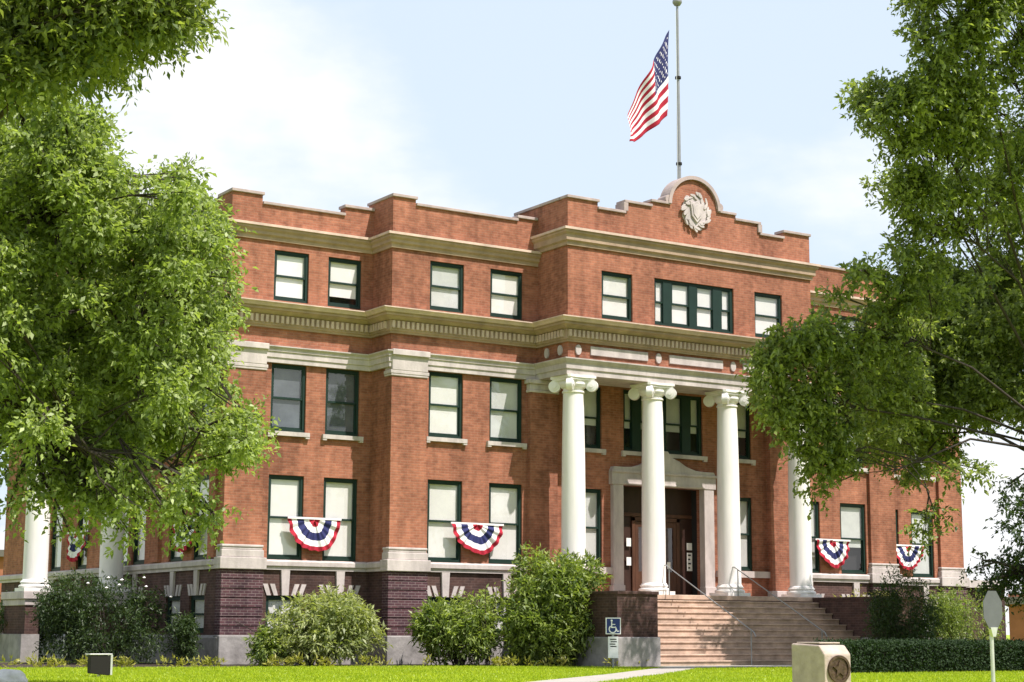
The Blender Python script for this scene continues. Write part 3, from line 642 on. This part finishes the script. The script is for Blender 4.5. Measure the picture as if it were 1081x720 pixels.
def flag():
    FY = PY-.15
    hT, hB, fT, fB = on_y(707.5, 31, FY), on_y(704.5, 122, FY), on_y(664, 118, FY), on_y(661, 152, FY)
    org = hT.copy(); n_u, n_v = 76, 52
    me = bpy.data.meshes.new('flag'); vs_ = []; rn = random.Random(2)
    for j in range(n_v+1):
        v = j/n_v
        for i in range(n_u+1):
            u = i/n_u
            # hanging cloth: hoist edge on the right, top edge slides down to the fly
            a = hT.lerp(hB, v); b_ = fT.lerp(fB, v); p = a.lerp(b_, u)
            p = p+Vector((0, 0, -1))*(.18*math.sin(math.pi*u)*(v-.35))
            ph = u*9.0+v*2.2; fold = math.sin(ph)*.20*(.25+u)+math.sin(ph*2.1+1)*.06
            p = p+Vector((math.sin(ph*.9+.5)*.09*u, fold, math.cos(ph)*.05*u)); vs_.append(tuple(p-org))
    f = []; mi = []
    for j in range(n_v):
        for i in range(n_u):
            f.append((j*(n_u+1)+i, j*(n_u+1)+i+1, (j+1)*(n_u+1)+i+1, (j+1)*(n_u+1)+i))
            st = int((j+.5)/n_v*13); u = (i+.5)/n_u
            if u < .40 and st < 7:
                # 9 rows of alternating 6/5 stars, each one mesh cell
                row = (j/(n_v*7/13))*10; col_ = (u/.40)*12; k = 2
                r_ = round(row); c_ = round(col_); on = (abs(row-r_) < .22 and abs(col_-c_) < .24 and 1 <= r_ <= 9 and 1 <= c_ <= 11 and (r_+c_) % 2 == 0)
                k = 1 if on else 2
            else: k = 0 if st % 2 == 0 else 1
            mi.append(k)
    me.from_pydata(vs_, [], f); me.polygons.foreach_set('material_index', mi)
    for q in ('red_cloth', 'white_cloth', 'blue_cloth'): me.materials.append(MATS[q])
    for p in me.polygons: p.use_smooth = True
    o = bpy.data.objects.new('flag', me); COL.objects.link(o); o.location = org
    s = o.modifiers.new('solid', 'SOLIDIFY'); s.thickness = .006
    tag(o, 'large stars and stripes flag hanging slack from the rooftop flagpole', 'flag')
flag()

# ------------------------------------------------------------------ signs, marker, floodlight
def at_z(px, dist, z=0):
    d = rr*((px-540.5)/F)+uu*(-311/F)+fw; h = Vector((d.x, d.y, 0)).normalized()*dist; return Vector((CAM.x+h.x, CAM.y+h.y, z))
# wheelchair sign
sp = on_y(647.5, 690, -4.35); t = empty('accessible_sign', (sp.x, -4.35, 0), 'small blue wheelchair sign over a white plate, standing beside the steps', 'sign', rotz=R(-22))
b = MB().use('metal_grey'); b.box(-.025, .025, .012, .05, 0, 1.27); b.build('post', t)
b = MB().use('sign_white'); b.box(-.20, .20, -.012, .01, .86, 1.28); o = b.build('symbol_plate', t, bevel=.004)
b = MB().use('sign_blue'); b.box(-.175, .175, -.0155, -.013, .885, 1.255); b.build('blue_field', o)
b = MB().use('sign_white'); cz = 1.0
n_ = 22; a0, a1 = R(-235), R(45)
for k in range(n_):
    q0, q1 = a0+(a1-a0)*k/n_, a0+(a1-a0)*(k+1)/n_; r0_, r1_ = .075, .105
    b.face([(-.02+r0_*math.cos(q0), -.018, cz-.01+r0_*math.sin(q0)), (-.02+r1_*math.cos(q0), -.018, cz-.01+r1_*math.sin(q0)), (-.02+r1_*math.cos(q1), -.018, cz-.01+r1_*math.sin(q1)), (-.02+r0_*math.cos(q1), -.018, cz-.01+r0_*math.sin(q1))])
disc_ = [(-.045+.028*math.cos(t_*math.pi/8), 1.205+.028*math.sin(t_*math.pi/8)) for t_ in range(16)]; b.face([(x, -.018, z) for x, z in disc_])
for q in ([(-.06, 1.17), (-.06, 1.02), (-.03, 1.02), (-.03, 1.17)], [(-.03, 1.05), (.06, 1.05), (.06, 1.02), (-.03, 1.02)], [(-.03, 1.12), (.05, 1.12), (.05, 1.10), (-.03, 1.10)], [(.04, 1.05), (.065, 1.05), (.12, .93), (.095, .92)], [(.10, .945), (.15, .955), (.15, .93), (.11, .92)]): b.face([(x, -.0185, z) for x, z in q])
b.build('wheelchair_symbol', o)
b = MB().use('sign_white'); b.box(-.14, .13, -.012, .01, .26, .80); o = b.build('text_plate', t, bevel=.004)
for k, (x0, x1) in enumerate(((-.09, .08), (-.07, .09), (-.1, .05), (-.08, .08))): b = MB().use('metal_dark'); b.box(x0, x1, -.015, -.0125, .72-k*.06, .745-k*.06); b.build('text_line', o)
# street sign seen from behind
sp = at_z(1049, 32.5); t = empty('road_sign', (sp.x, sp.y, ground_z(sp.x, sp.y)), 'grey back of an eight-sided road sign on a pale post in front of the hedge', 'sign', rotz=R(6))
cz = on_y(1049, 644, sp.y).z
mat('sign_back', (.10, .105, .11), .7, .1, 4)
b = MB().use('sign_back'); b.prism([(.29*math.cos(R(22.5+45*k)), cz+.36*math.sin(R(22.5+45*k))) for k in range(8)], -.005, .005); b.build('plate', t)
b = MB().use('metal_pale'); b.tube([(0, .045, 0), (0, .045, cz+.2)], .035, 12); b.build('post', t, smooth=True)
b = MB().use('metal_pale'); b.prism([(-.10, cz-.30), (.10, cz-.30), (.04, cz-.46), (-.04, cz-.46)], -.02, .04); b.build('bracket', t)
# granite marker with medallion
mp_ = at_z(866, 25.5); t = empty('marker_stone', (mp_.x, mp_.y, ground_z(mp_.x, mp_.y)-.02), 'squat pale stone marker with a round bronze medallion on its sloping face', 'monument', rotz=R(-3))
b = MB().use('coping')
hw = .235; D = .36; ZT = .785
b = MB().use('marker')
pr = [(-D, 0), (D, 0), (D, ZT), (-D+.12, ZT-.02), (-D, ZT-.14)]           # (y,z) side outline, front is -y
i = len(b.v); b.v += [(-hw, y, z) for y, z in pr]+[(hw, y, z) for y, z in pr]; k = 5
b.f.append(tuple(range(i, i+k))); b.f.append(tuple(range(i+k, i+2*k))[::-1]); b.m += [0, 0]
for a in range(k): c = (a+1) % k; b.f.append((i+a, i+k+a, i+k+c, i+c)); b.m.append(0)
b.box(-hw-.06, hw+.06, -D-.08, D+.06, 0, .16)
b.build('stone_block', t, bevel=.02)
b = MB().use('marker'); b.box(-hw+.05, hw-.05, -D+.16, D-.06, ZT+.0, ZT+.02); b.build('top_slab', t, bevel=.008)
b = MB().use('bronze')
def ydisc(r_, y0, y1, cz_, n_=32, fx=1): b.prism([(r_*fx*math.cos(q*2*math.pi/n_), cz_+r_*math.sin(q*2*math.pi/n_)) for q in range(n_)], y0, y1)
ydisc(.185, -D-.02, -D+.01, .44); ydisc(.15, -D-.024, -D-.02, .44)
ring = 40
for k in range(ring):
    q0, q1 = 2*math.pi*k/ring, 2*math.pi*(k+1)/ring; b.prism([(.155*math.cos(q0), .44+.155*math.sin(q0)), (.19*math.cos(q0), .44+.19*math.sin(q0)), (.19*math.cos(q1), .44+.19*math.sin(q1)), (.155*math.cos(q1), .44+.155*math.sin(q1))], -D-.04, -D-.015)
b.prism([((.12 if k % 2 == 0 else .05)*math.cos(math.pi/2+k*math.pi/5), .44+(.12 if k % 2 == 0 else .05)*math.sin(math.pi/2+k*math.pi/5)) for k in range(10)], -D-.045, -D-.022)
b.build('medallion', t)
# floodlight
fp = at_z(106, 35.5); t = empty('floodlight', (fp.x, fp.y, 0), 'small dark box floodlight standing on the lawn', 'floodlight', rotz=R(-8))
b = MB().use('metal_dark'); b.prism([(-.2, .09), (.17, .05), (.2, .42), (-.2, .44)], -.14, .12); b.build('housing', t, bevel=.01)
b = MB().use('metal_pale'); b.box(-.215, .215, -.155, .14, .44, .462); b.box(.185, .225, -.15, .13, .06, .439); b.build('visor', t, bevel=.004)
b = MB().use('metal_pale'); b.tube([(0, 0, -.02), (0, 0, .1)], .03, 10); b.box(-.09, .09, -.09, .09, -.01, .02); b.build('stand', t)
# boulder
bp_ = at_z(9, 31.5); me = bpy.data.meshes.new('boulder'); bm = bmesh.new(); bmesh.ops.create_icosphere(bm, subdivisions=4, radius=1)
from mathutils import noise
for v in bm.verts: v.co = Vector((v.co.x*.40, v.co.y*.33, v.co.z*.22))*(1+.18*noise.noise(v.co*1.6)+.05*noise.noise(v.co*5))
bm.to_mesh(me); bm.free(); me.materials.append(MATS['white_rock'])
for p in me.polygons: p.use_smooth = True
o = bpy.data.objects.new('boulder', me); COL.objects.link(o); o.location = (bp_.x, bp_.y, .03); tag(o, 'whitish rounded boulder at the bottom left corner of the lawn', 'rock')

# ------------------------------------------------------------------ foliage
def leaf_mesh(name, pos, dirs, nrm, size, width, material, parent=None, loc=(0, 0, 0)):
    """rhombic leaves: pos Nx3 base, dirs Nx3 along the leaf, nrm Nx3 rough normal"""
    n_ = len(pos); d = dirs/np.linalg.norm(dirs, axis=1, keepdims=True)
    s = np.cross(d, nrm); s /= np.linalg.norm(s, axis=1, keepdims=True)+1e-9; nn = np.cross(s, d)
    L_ = size[:, None]; W_ = width[:, None]
    v = np.empty((n_, 4, 3)); v[:, 0] = pos; v[:, 1] = pos+d*L_*.45+s*W_*.5+nn*W_*.18; v[:, 2] = pos+d*L_-nn*L_*.12; v[:, 3] = pos+d*L_*.45-s*W_*.5+nn*W_*.18
    v = v.reshape(-1, 3)-np.array(loc)
    me = bpy.data.meshes.new(name); me.vertices.add(n_*4); me.vertices.foreach_set('co', v.astype(np.float32).ravel())
    me.loops.add(n_*4); me.loops.foreach_set('vertex_index', np.arange(n_*4, dtype=np.int32)); me.polygons.add(n_)
    me.polygons.foreach_set('loop_start', np.arange(0, n_*4, 4, dtype=np.int32)); me.polygons.foreach_set('loop_total', np.full(n_, 4, dtype=np.int32))
    me.materials.append(MATS[material]); me.update(); me.validate()
    o = bpy.data.objects.new(name, me); COL.objects.link(o); o.parent = parent; return o
def sprigs(rng, clumps, per_m3=None, twigs=100, leaves=9, leaf=.09, lw=.4, droop=.35, tw=.4):
    """clumps: (center, radius xyz) ; returns leaf arrays of little leafy twigs spread through each clump"""
    P_, D_, N_, S_ = [], [], [], []
    for c, rad, k in clumps:
        k = int(k); c = np.array(c); rad = np.array(rad)
        q = rng.normal(size=(k, 3)); q /= np.linalg.norm(q, axis=1, keepdims=True); rr_ = rng.uniform(.25, 1, (k, 1))**.55
        base_ = c+q*rr_*rad*rng.uniform(.85, 1.12, (k, 1))
        dr = q*np.array([1, 1, .7])+rng.normal(size=(k, 3))*.55; dr[:, 2] -= droop*rng.uniform(0, 1.2, k); dr /= np.linalg.norm(dr, axis=1, keepdims=True)
        ln = tw*rng.uniform(.5, 1.2, (k, 1))
        for j in range(leaves):
            t_ = (j+.5)/leaves; p = base_+dr*ln*(t_-.3); p[:, 2] -= (t_**2*ln[:, 0])*.15
            sd_ = rng.normal(size=(k, 3)); ld = dr*.7+sd_*.7; ld[:, 2] -= .25; nv = rng.normal(size=(k, 3))*.6+np.array([0, 0, 1])
            P_.append(p+rng.normal(size=(k, 3))*.02); D_.append(ld); N_.append(nv); S_.append(leaf*rng.uniform(.5, 1.5, k))
    P_ = np.concatenate(P_); S_ = np.concatenate(S_); return P_, np.concatenate(D_), np.concatenate(N_), S_, S_*lw
def in_poly(x, y, poly):
    c = False; j = len(poly)-1
    for i in range(len(poly)):
        xi, yi = poly[i]; xj, yj = poly[j]
        if (yi > y) != (yj > y) and x < (xj-xi)*(y-yi)/(yj-yi)+xi: c = not c
        j = i
    return c
def crown_clumps(rnd, poly, dist, spread, rpx, count, dens, mind=.75):
    xs = [p[0] for p in poly]; ys = [p[1] for p in poly]; out_ = []; tries = 0
    while len(out_) < count and tries < 20000:
        tries += 1; x = rnd.uniform(min(xs), max(xs)); y = rnd.uniform(min(ys), max(ys)); r_ = rnd.uniform(*rpx)
        if not in_poly(x, y, poly): continue
        if not all(in_poly(x+r_*.72*math.cos(a), y+r_*.72*math.sin(a), poly) for a in (0, 1.57, 3.14, 4.71)):
            r_ *= .55
            if not all(in_poly(x+r_*.6*math.cos(a), y+r_*.6*math.sin(a), poly) for a in (0, 1.57, 3.14, 4.71)): continue
        d = dist+rnd.uniform(-spread, spread)
        if any((x-a)**2+(y-b_)**2 < (mind*min(r_, c_))**2 and abs(d-e) < spread*.6 for a, b_, c_, e in out_): continue
        out_.append((x, y, r_, d))
    res = []
    for x, y, r_, d in out_:
        rm = r_*d/F; res.append((tuple(at(x, y, d)), (rm, rm, rm*.8), dens*(r_/30)**2))
    return res
def tree(name, label, cat, base_, trunk_r, fork, clumps, material, leaf, rng_seed, group=None, leaves=9, tw=.42, lw=.42, limb_r=.13):
    rnd_ = random.Random(rng_seed); rng = np.random.default_rng(rng_seed)
    t = empty(name, base_, label, cat, group); B_ = Vector(base_); F_ = Vector(fork)
    tb = MB().use('bark')
    tb.tube([B_-B_+Vector((0, 0, -.3)), Vector((.05, .02, .3)), (F_-B_)*.5+Vector((.1, .05, 0)), F_-B_], [trunk_r*1.5, trunk_r*1.1, trunk_r*.9, trunk_r*.75], 14)
    # limbs: cluster the clumps, one limb per cluster, side branches to each clump
    cs = [Vector(c[0]) for c in clumps]; k = max(5, len(cs)//18); seeds = rnd_.sample(cs, min(k, len(cs)))
    groups = {i: [] for i in range(len(seeds))}
    for c in cs: groups[min(range(len(seeds)), key=lambda i: (seeds[i]-c).length)].append(c)
    for i, g_ in groups.items():
        if not g_: continue
        m_ = sum(g_, Vector())/len(g_); mid = F_.lerp(m_, .6)+Vector((rnd_.uniform(-.5, .5), rnd_.uniform(-.5, .5), rnd_.uniform(.2, .9)))
        end = F_.lerp(m_, .9)
        pts = [F_-B_-Vector((0, 0, .3)), F_.lerp(mid, .5)-B_+Vector((0, 0, .2)), mid-B_, end-B_]; tb.tube(pts, [limb_r*1.3, limb_r, limb_r*.75, limb_r*.45], 9)
        for c in g_:
            q0 = mid.lerp(end, rnd_.uniform(.5, 1)); q1 = q0.lerp(c, .55)+Vector((rnd_.uniform(-.3, .3), rnd_.uniform(-.3, .3), rnd_.uniform(0, .4)))
            tb.tube([q0-B_, q1-B_, c-B_], [limb_r*.36, limb_r*.22, limb_r*.10], 6)
            for _ in range(3):
                e = c+Vector((rnd_.gauss(0, .16), rnd_.gauss(0, .16), rnd_.gauss(0, .13))); tb.tube([q1-B_, c.lerp(e, .4)-B_, e-B_], [.014, .009, .004], 4)
    tb.build('trunk', t, smooth=True)
    P_, D_, N_, S_, W_ = sprigs(rng, clumps, leaves=leaves, leaf=leaf, tw=tw, lw=lw)
    leaf_mesh('crown', P_, D_, N_, S_, W_, material, t, tuple(B_))
    return t
rn = random.Random(11)
PL1 = [(-70, 70), (50, 82), (100, 108), (118, 150), (138, 200), (165, 172), (195, 172), (215, 195), (252, 255), (250, 330), (238, 400), (262, 412), (278, 450), (272, 488), (240, 500), (215, 468), (185, 480), (150, 460), (118, 490), (90, 520), (50, 500), (32, 470), (0, 445), (-70, 430)]
PL2 = [(-70, -70), (200, -70), (218, 12), (208, 48), (150, 52), (125, 80), (78, 100), (-70, 112)]
PL3 = [(60, 470), (235, 480), (245, 560), (200, 575), (165, 555), (110, 550), (70, 545)]
cl = crown_clumps(rn, PL1, 27.5, 2.6, (10, 23), 360, 140, .9)
cl += crown_clumps(rn, PL3, 26.5, 1.5, (9, 16), 30, 62)
cl += crown_clumps(rn, [(15, 430), (120, 450), (125, 545), (70, 550), (30, 520)], 26.5, 1.2, (9, 16), 22, 95)
cl += [(tuple(at(x, y, 26)), (.25, .25, .22), 16) for x, y in ((5, 490), (18, 505), (35, 520), (10, 535), (75, 560), (200, 560), (225, 540), (130, 560), (145, 195), (120, 175), (95, 130))]
bL = at_z(-95, 27.5); tree('shade_tree', 'bright green leafy tree covering the left end of the courthouse', 'tree', (bL.x, bL.y, 0), .34, (bL.x+.3, bL.y+.2, 3.4), cl, 'leaf_oak', .088, 5, tw=.46, limb_r=.05, lw=.5, leaves=12)
cl = crown_clumps(rn, PL2, 21, 1.5, (14, 28), 110, 100, .8)
bL = at_z(-230, 21); tree('shade_tree', 'darker tree whose boughs hang into the top left corner', 'tree', (bL.x, bL.y, ground_z(bL.x, bL.y)), .3, (bL.x+.2, bL.y+.2, 4.2), cl, 'leaf_mid', .095, 6, tw=.45, limb_r=.04)
PB = [(-260, 60), (60, 60), (120, 200), (150, 330), (120, 430), (40, 440), (-20, 440), (-260, 470)]  # tree added to shade the side wall and thicken the foliage
cl = crown_clumps(rn, PB, 45, 3, (16, 30), 90, 90, .7)
bL = at_z(-120, 46); tree('shade_tree', 'added darker tree shading the left side of the courthouse, behind the bright one', 'tree', (bL.x, bL.y, 0), .32, (bL.x, bL.y, 4.6), cl, 'leaf_mid', .17, 15, tw=.6, limb_r=.08)
PR = [(945, -70), (1170, -70), (1170, 520), (1081, 455), (1050, 440), (1020, 455), (1010, 480), (985, 530), (955, 505), (900, 498), (868, 512), (840, 485), (805, 440), (788, 392), (825, 338), (868, 325), (888, 292), (925, 252), (962, 238), (915, 195), (940, 160), (898, 105), (915, 82), (965, 72), (950, 25)]
cl = crown_clumps(rn, PR, 50.3, 1.9, (10, 24), 440, 118, .9)
# keep boughs out of the sun's way to the left half of the steps: they stand nearer the lawn
c2_ = []
for c, rad, k in cl:
    c = Vector(c); d = (c-CAM)
    for f_ in [1-.01*i for i in range(26)]:
        q = CAM+d*f_; g_ = q-sd*((q.z-1)/sd.z)
        if not (-6.6 < g_.x < .5 and g_.y > -5.6): break
    c2_.append((tuple(q), tuple(r_*f_ for r_ in rad), k))
cl = c2_
cl += crown_clumps(rn, [(900, 330), (1110, 320), (1110, 452), (1030, 452), (990, 470), (900, 478)], 49.5, 1.2, (11, 20), 70, 125, .9)
cl = [c for c in cl if not (c[0][2] > 8.5 and rn.random() < .22)]
rs = random.Random(19)                     # clumps added toward the sun to shade the right half of the steps
for k in range(110):
    q = Vector((rs.uniform(1.25, 5.2), rs.uniform(-2.7, .1), 1.1))+sd*rs.uniform(7.6, 11.5); cl.append((tuple(q), (.66, .66, .5), 95))
cl += [(tuple(at(x, y, 46)), (.4, .4, .33), 18) for x, y in ((905, 100), (925, 190), (800, 385), (812, 420), (1010, 500), (1030, 495), (860, 520), (985, 545), (975, 560))]
bR = at_z(1165, 50.0); tree('shade_tree', 'broad tree with sunlit and shaded boughs covering the right side', 'tree', (bR.x, bR.y, 0), .36, (bR.x-.4, bR.y, 5.2), cl, 'leaf_right', .135, 8, tw=.58, limb_r=.04, lw=.5, leaves=12)
PF = [(1100, 440), (1180, 440), (1180, 660), (1060, 640), (1018, 605), (1022, 585), (1055, 572), (1045, 560), (1065, 530), (1050, 520), (1075, 490)]
cl = crown_clumps(rn, PF, 47, 2, (14, 26), 60, 90, .6)
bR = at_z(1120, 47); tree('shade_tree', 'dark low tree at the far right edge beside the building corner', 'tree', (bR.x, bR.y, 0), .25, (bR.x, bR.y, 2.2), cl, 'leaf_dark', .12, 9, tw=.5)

def bush(label, c, rad, n_tw, material, leaf, seed, name='shrub', cat='shrub', group=None, leaves=8, lumps=9, tw=.35, lw=.3, flowers=0, top=0):
    n_tw *= 2.0; rng = np.random.default_rng(seed); rnd_ = random.Random(seed); t = empty(name, (c[0], c[1], 0), label, cat, group)
    C_ = Vector(c); cls = [(tuple(C_), tuple(r_*.8 for r_ in rad), n_tw*.35)]
    for k in range(lumps):
        a = rnd_.uniform(0, 6.28); h = rnd_.uniform(-.75, .75); rr_ = math.sqrt(1-h*h)*.68
        cls.append(((C_.x+rad[0]*rr_*math.cos(a), C_.y+rad[1]*rr_*math.sin(a), max(C_.z+rad[2]*h*.75, .25)), tuple(r_*rnd_.uniform(.3, .45) for r_ in rad), n_tw*.65/lumps))
    P_, D_, N_, S_, W_ = sprigs(rng, cls, leaves=leaves, leaf=leaf, tw=tw, lw=lw, droop=.1)
    D_[:, 2] += top; k_ = P_[:, 2] > .03
    leaf_mesh('foliage', P_[k_], D_[k_], N_[k_], S_[k_], W_[k_], material, t, (c[0], c[1], 0))
    s = MB().use('bark')
    for k in range(8):
        e = Vector((rnd_.gauss(0, rad[0]*.45), rnd_.gauss(0, rad[1]*.45), C_.z+rnd_.uniform(-.1, .6)*rad[2])); s.tube([(e.x*.15, e.y*.15, -.05), (e.x*.5, e.y*.5, e.z*.5), tuple(e)], [.03, .02, .008], 6)
    s.build('stem', t)
    if flowers:
        f_ = MB().use('flower')
        for k in range(flowers):
            a = rnd_.uniform(3.4, 5.6); h = rnd_.uniform(.3, .9); q = math.sqrt(1-h*h); p = Vector((rad[0]*q*math.cos(a), rad[1]*q*math.sin(a), C_.z+rad[2]*h)); r_ = .05
            f_.lathe([(.01, p.z-.03), (r_, p.z), (.01, p.z+.03)], c=(p.x, p.y), n=6)
        f_.build('blossom', t)
    return t
def onY(px, Y, z=0):
    P = on_y(px, 600, Y); return P.x
SG = 'shrubs planted along the foundation'
bush('broad pale green bush in front of the left front windows', (onY(338, .9), .9, 1.0), (1.8, 1.1, 1.1), 900, 'leaf_light', .15, 21, group=SG)
bush('small low bush at the foot of the broad pale bush', (onY(283, 1.0), 1.0, .5), (.42, .4, .5), 160, 'leaf_bush', .15, 22, group=SG)
bush('medium dense bush left of the tallest bush', (onY(487, -.3), -.3, 1.0), (1.3, .9, 1.08), 640, 'leaf_bush', .15, 23, group=SG)
bush('tallest bush rising against the outermost column left of the steps', (onY(583, -1.3), -1.3, 1.5), (1.62, 1.3, 1.85), 1900, 'leaf_bush', .15, 24, group=SG, lumps=14, top=.3)
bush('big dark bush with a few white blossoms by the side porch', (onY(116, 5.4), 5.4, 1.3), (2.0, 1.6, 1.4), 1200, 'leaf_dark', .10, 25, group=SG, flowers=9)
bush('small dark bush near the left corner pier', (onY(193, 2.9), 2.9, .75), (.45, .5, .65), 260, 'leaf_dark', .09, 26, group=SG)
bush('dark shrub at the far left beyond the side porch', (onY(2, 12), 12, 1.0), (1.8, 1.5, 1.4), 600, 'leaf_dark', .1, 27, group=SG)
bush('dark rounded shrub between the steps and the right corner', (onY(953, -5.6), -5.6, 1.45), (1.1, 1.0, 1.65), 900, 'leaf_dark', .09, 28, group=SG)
bush('lighter olive shrub behind the road sign', (onY(1022, -1.8), -1.8, 1.3), (1.6, 1.0, 1.4), 800, 'leaf_bush', .09, 29, group=SG)
bush('yellowish low shrub above the right cheek wall', (7.0, .2, 1.3), (1.9, .7, 1.1), 800, 'leaf_yellow', .09, 30, group=SG)
# sparse cane plant
t = empty('cane_plant', (onY(515, -.9), -.9, 0), 'sparse plant of tall bare canes and pale leaves between the two green bushes', 'plant'); s = MB().use('bark'); rnd_ = random.Random(3); P_ = []
for k in range(9):
    e = Vector((rnd_.uniform(-.32, .32), rnd_.uniform(-.2, .2), rnd_.uniform(1.3, 2.3))); s.tube([(e.x*.2, e.y*.2, -.03), (e.x*.6, e.y*.5, e.z*.6), tuple(e)], [.014, .011, .006], 5)
    for j in range(26): f_ = rnd_.uniform(.15, 1); P_.append((e.x*f_+rnd_.gauss(0, .05), e.y*f_+rnd_.gauss(0, .05), e.z*f_))
s.build('stem', t); P_ = np.array(P_)+np.array([t.location.x, t.location.y, 0]); rng = np.random.default_rng(1)
leaf_mesh('foliage', P_, rng.normal(size=P_.shape)+[0, 0, .3], rng.normal(size=P_.shape)*.5+[0, 0, 1], rng.uniform(.1, .17, len(P_)), rng.uniform(.03, .05, len(P_)), 'leaf_light', t, (t.location.x, t.location.y, 0))
# clipped hedge
rng = np.random.default_rng(40); n_ = 34000; hx0, hx1, hy = -5.4, 5.5, -11.2
t = empty('hedge', (0, hy, 0), 'low dark clipped hedge running to the right edge of the lawn', 'hedge')
sel = rng.uniform(size=n_); P_ = np.stack([rng.uniform(hx0, hx1, n_), np.where(sel < .55, hy-.42+rng.normal(0, .05, n_), hy+rng.uniform(-.42, .42, n_)), np.where(sel < .55, rng.uniform(.02, .68, n_), .68+rng.normal(0, .035, n_))], 1)
m_ = sel > .93; P_[m_, 0] = hx0+rng.normal(0, .05, m_.sum()); P_[m_, 2] = rng.uniform(0, .68, m_.sum())
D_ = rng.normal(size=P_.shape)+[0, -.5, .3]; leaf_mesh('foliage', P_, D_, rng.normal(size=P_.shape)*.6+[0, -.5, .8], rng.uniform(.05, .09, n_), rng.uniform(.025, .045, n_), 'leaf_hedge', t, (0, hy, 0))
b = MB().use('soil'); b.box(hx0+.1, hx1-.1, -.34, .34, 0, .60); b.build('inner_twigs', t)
# flower bed plants and grass: stuff
rng = np.random.default_rng(50); P_, D_, N_, S_ = [], [], [], []
spots = [(rng.uniform(-20, -9.9), 0) for _ in range(60)]
cl = []
for k in range(38):
    u = rng.uniform(); x = -21+u*16.4
    y = np.interp(x, [-22, -9.9, -5.6, -4.3], [.8, -.7, -3.6, -3.9])+rng.uniform(.0, .5); cl.append(((x, y, .10), (.2, .14, .11), rng.uniform(5, 18)))
P_, D_, N_, S_, W_ = sprigs(rng, cl, leaves=6, leaf=.12, tw=.16, lw=.28, droop=-.5); D_[:, 2] += .9
o = leaf_mesh('ground_cover', P_, D_, N_, S_, W_, 'leaf_yellow'); tag(o, 'bright low bedding plants edging the foundation bed', 'plants', kind='stuff')
n_ = 150000; P_ = []
while sum(len(p) for p in P_) < n_:
    px = rng.uniform(-20, 1101, 60000); d_ = 26+(rng.uniform(0, 1, 60000)**.8)*26
    yaw_ = YAW+np.arctan((px-540.5)/F); x = CAM.x+np.sin(yaw_)*d_; y = CAM.y+np.cos(yaw_)*d_
    bed = np.interp(x, [-22, -9.9, -5.6, -4.3, 4.3, 5, 22], [.6, -.9, -3.9, -5.6, -5.6, -3.9, -3]); k_ = y < bed-.05
    # keep the path clear
    lx = np.interp(x, [-23, -14.5, -9.6, -6.8, -4.61], [-23.4, -15.1, -10.6, -7.9, -5.6]); ux = np.interp(x, [-23, -13.6, -11.1, -6.5, -4.61], [-21.0, -12.8, -10.6, -6.2, -4.4]); k_ &= ~((y > lx-.03) & (y < ux+.03) & (x < -4.55)); k_ &= ~((x > -4.65) & (x < 4.65) & (y > -5.65))
    k_ &= ~((x > hx0) & (y > hy-.42) & (y < hy+.42))
    P_.append(np.stack([x, y, np.array([ground_z(a, c) for a, c in zip(x, y)])], 1)[k_])
P_ = np.concatenate(P_)[:n_]; D_ = rng.normal(size=P_.shape)*[.45, .45, .1]+[0, 0, 1]
o = leaf_mesh('grass', P_, D_, rng.normal(size=P_.shape)*[1, 1, .1], rng.uniform(.035, .075, n_), rng.uniform(.012, .02, n_), 'grass_blade'); tag(o, 'short sunlit mown grass in front of the courthouse', 'grass', kind='stuff')

# ------------------------------------------------------------------ far buildings
def far_building(px0, px1, dist, h, mname, label, depth=12):
    a, c = at_z(px0, dist), at_z(px1, dist); d = (c-a); ln = d.length; t = empty('brick_building', ((a+c)/2).to_tuple(), label, 'building', rotz=math.atan2(d.y, d.x))
    b = MB().use(mname); holes = []; n_ = int(ln//3); 
    for k in range(n_): holes.append((-ln/2+1+k*3, -ln/2+2.2+k*3, 1, 2.8))
    wall(b, 'y', 0, -ln/2, ln/2, 0, h, holes, .2); b.box(-ln/2, ln/2, .25, depth, 0, h); b.build('wall', t)
    for hh in holes:
        f_ = MB().use('green_paint'); f_.box(hh[0], hh[1], .1, .15, 1, 2.8); g_ = f_.build('window', t)
        q = MB().use('glass'); q.face([(hh[0]+.1, .09, 1.1), (hh[1]-.1, .09, 1.1), (hh[1]-.1, .09, 2.7), (hh[0]+.1, .09, 2.7)]); q.build('glass_pane', g_)
    r_ = MB().use('roofing'); r_.box(-ln/2-.3, ln/2+.3, -.3, depth+.3, h+.002, h+.35); r_.build('roof', t)
far_building(-80, 60, 95, 4.6, 'orange_brick', 'low orange brick building far behind the left edge')
far_building(1066, 1200, 88, 2.3, 'orange_brick', 'low brick building glimpsed far behind the right edge')
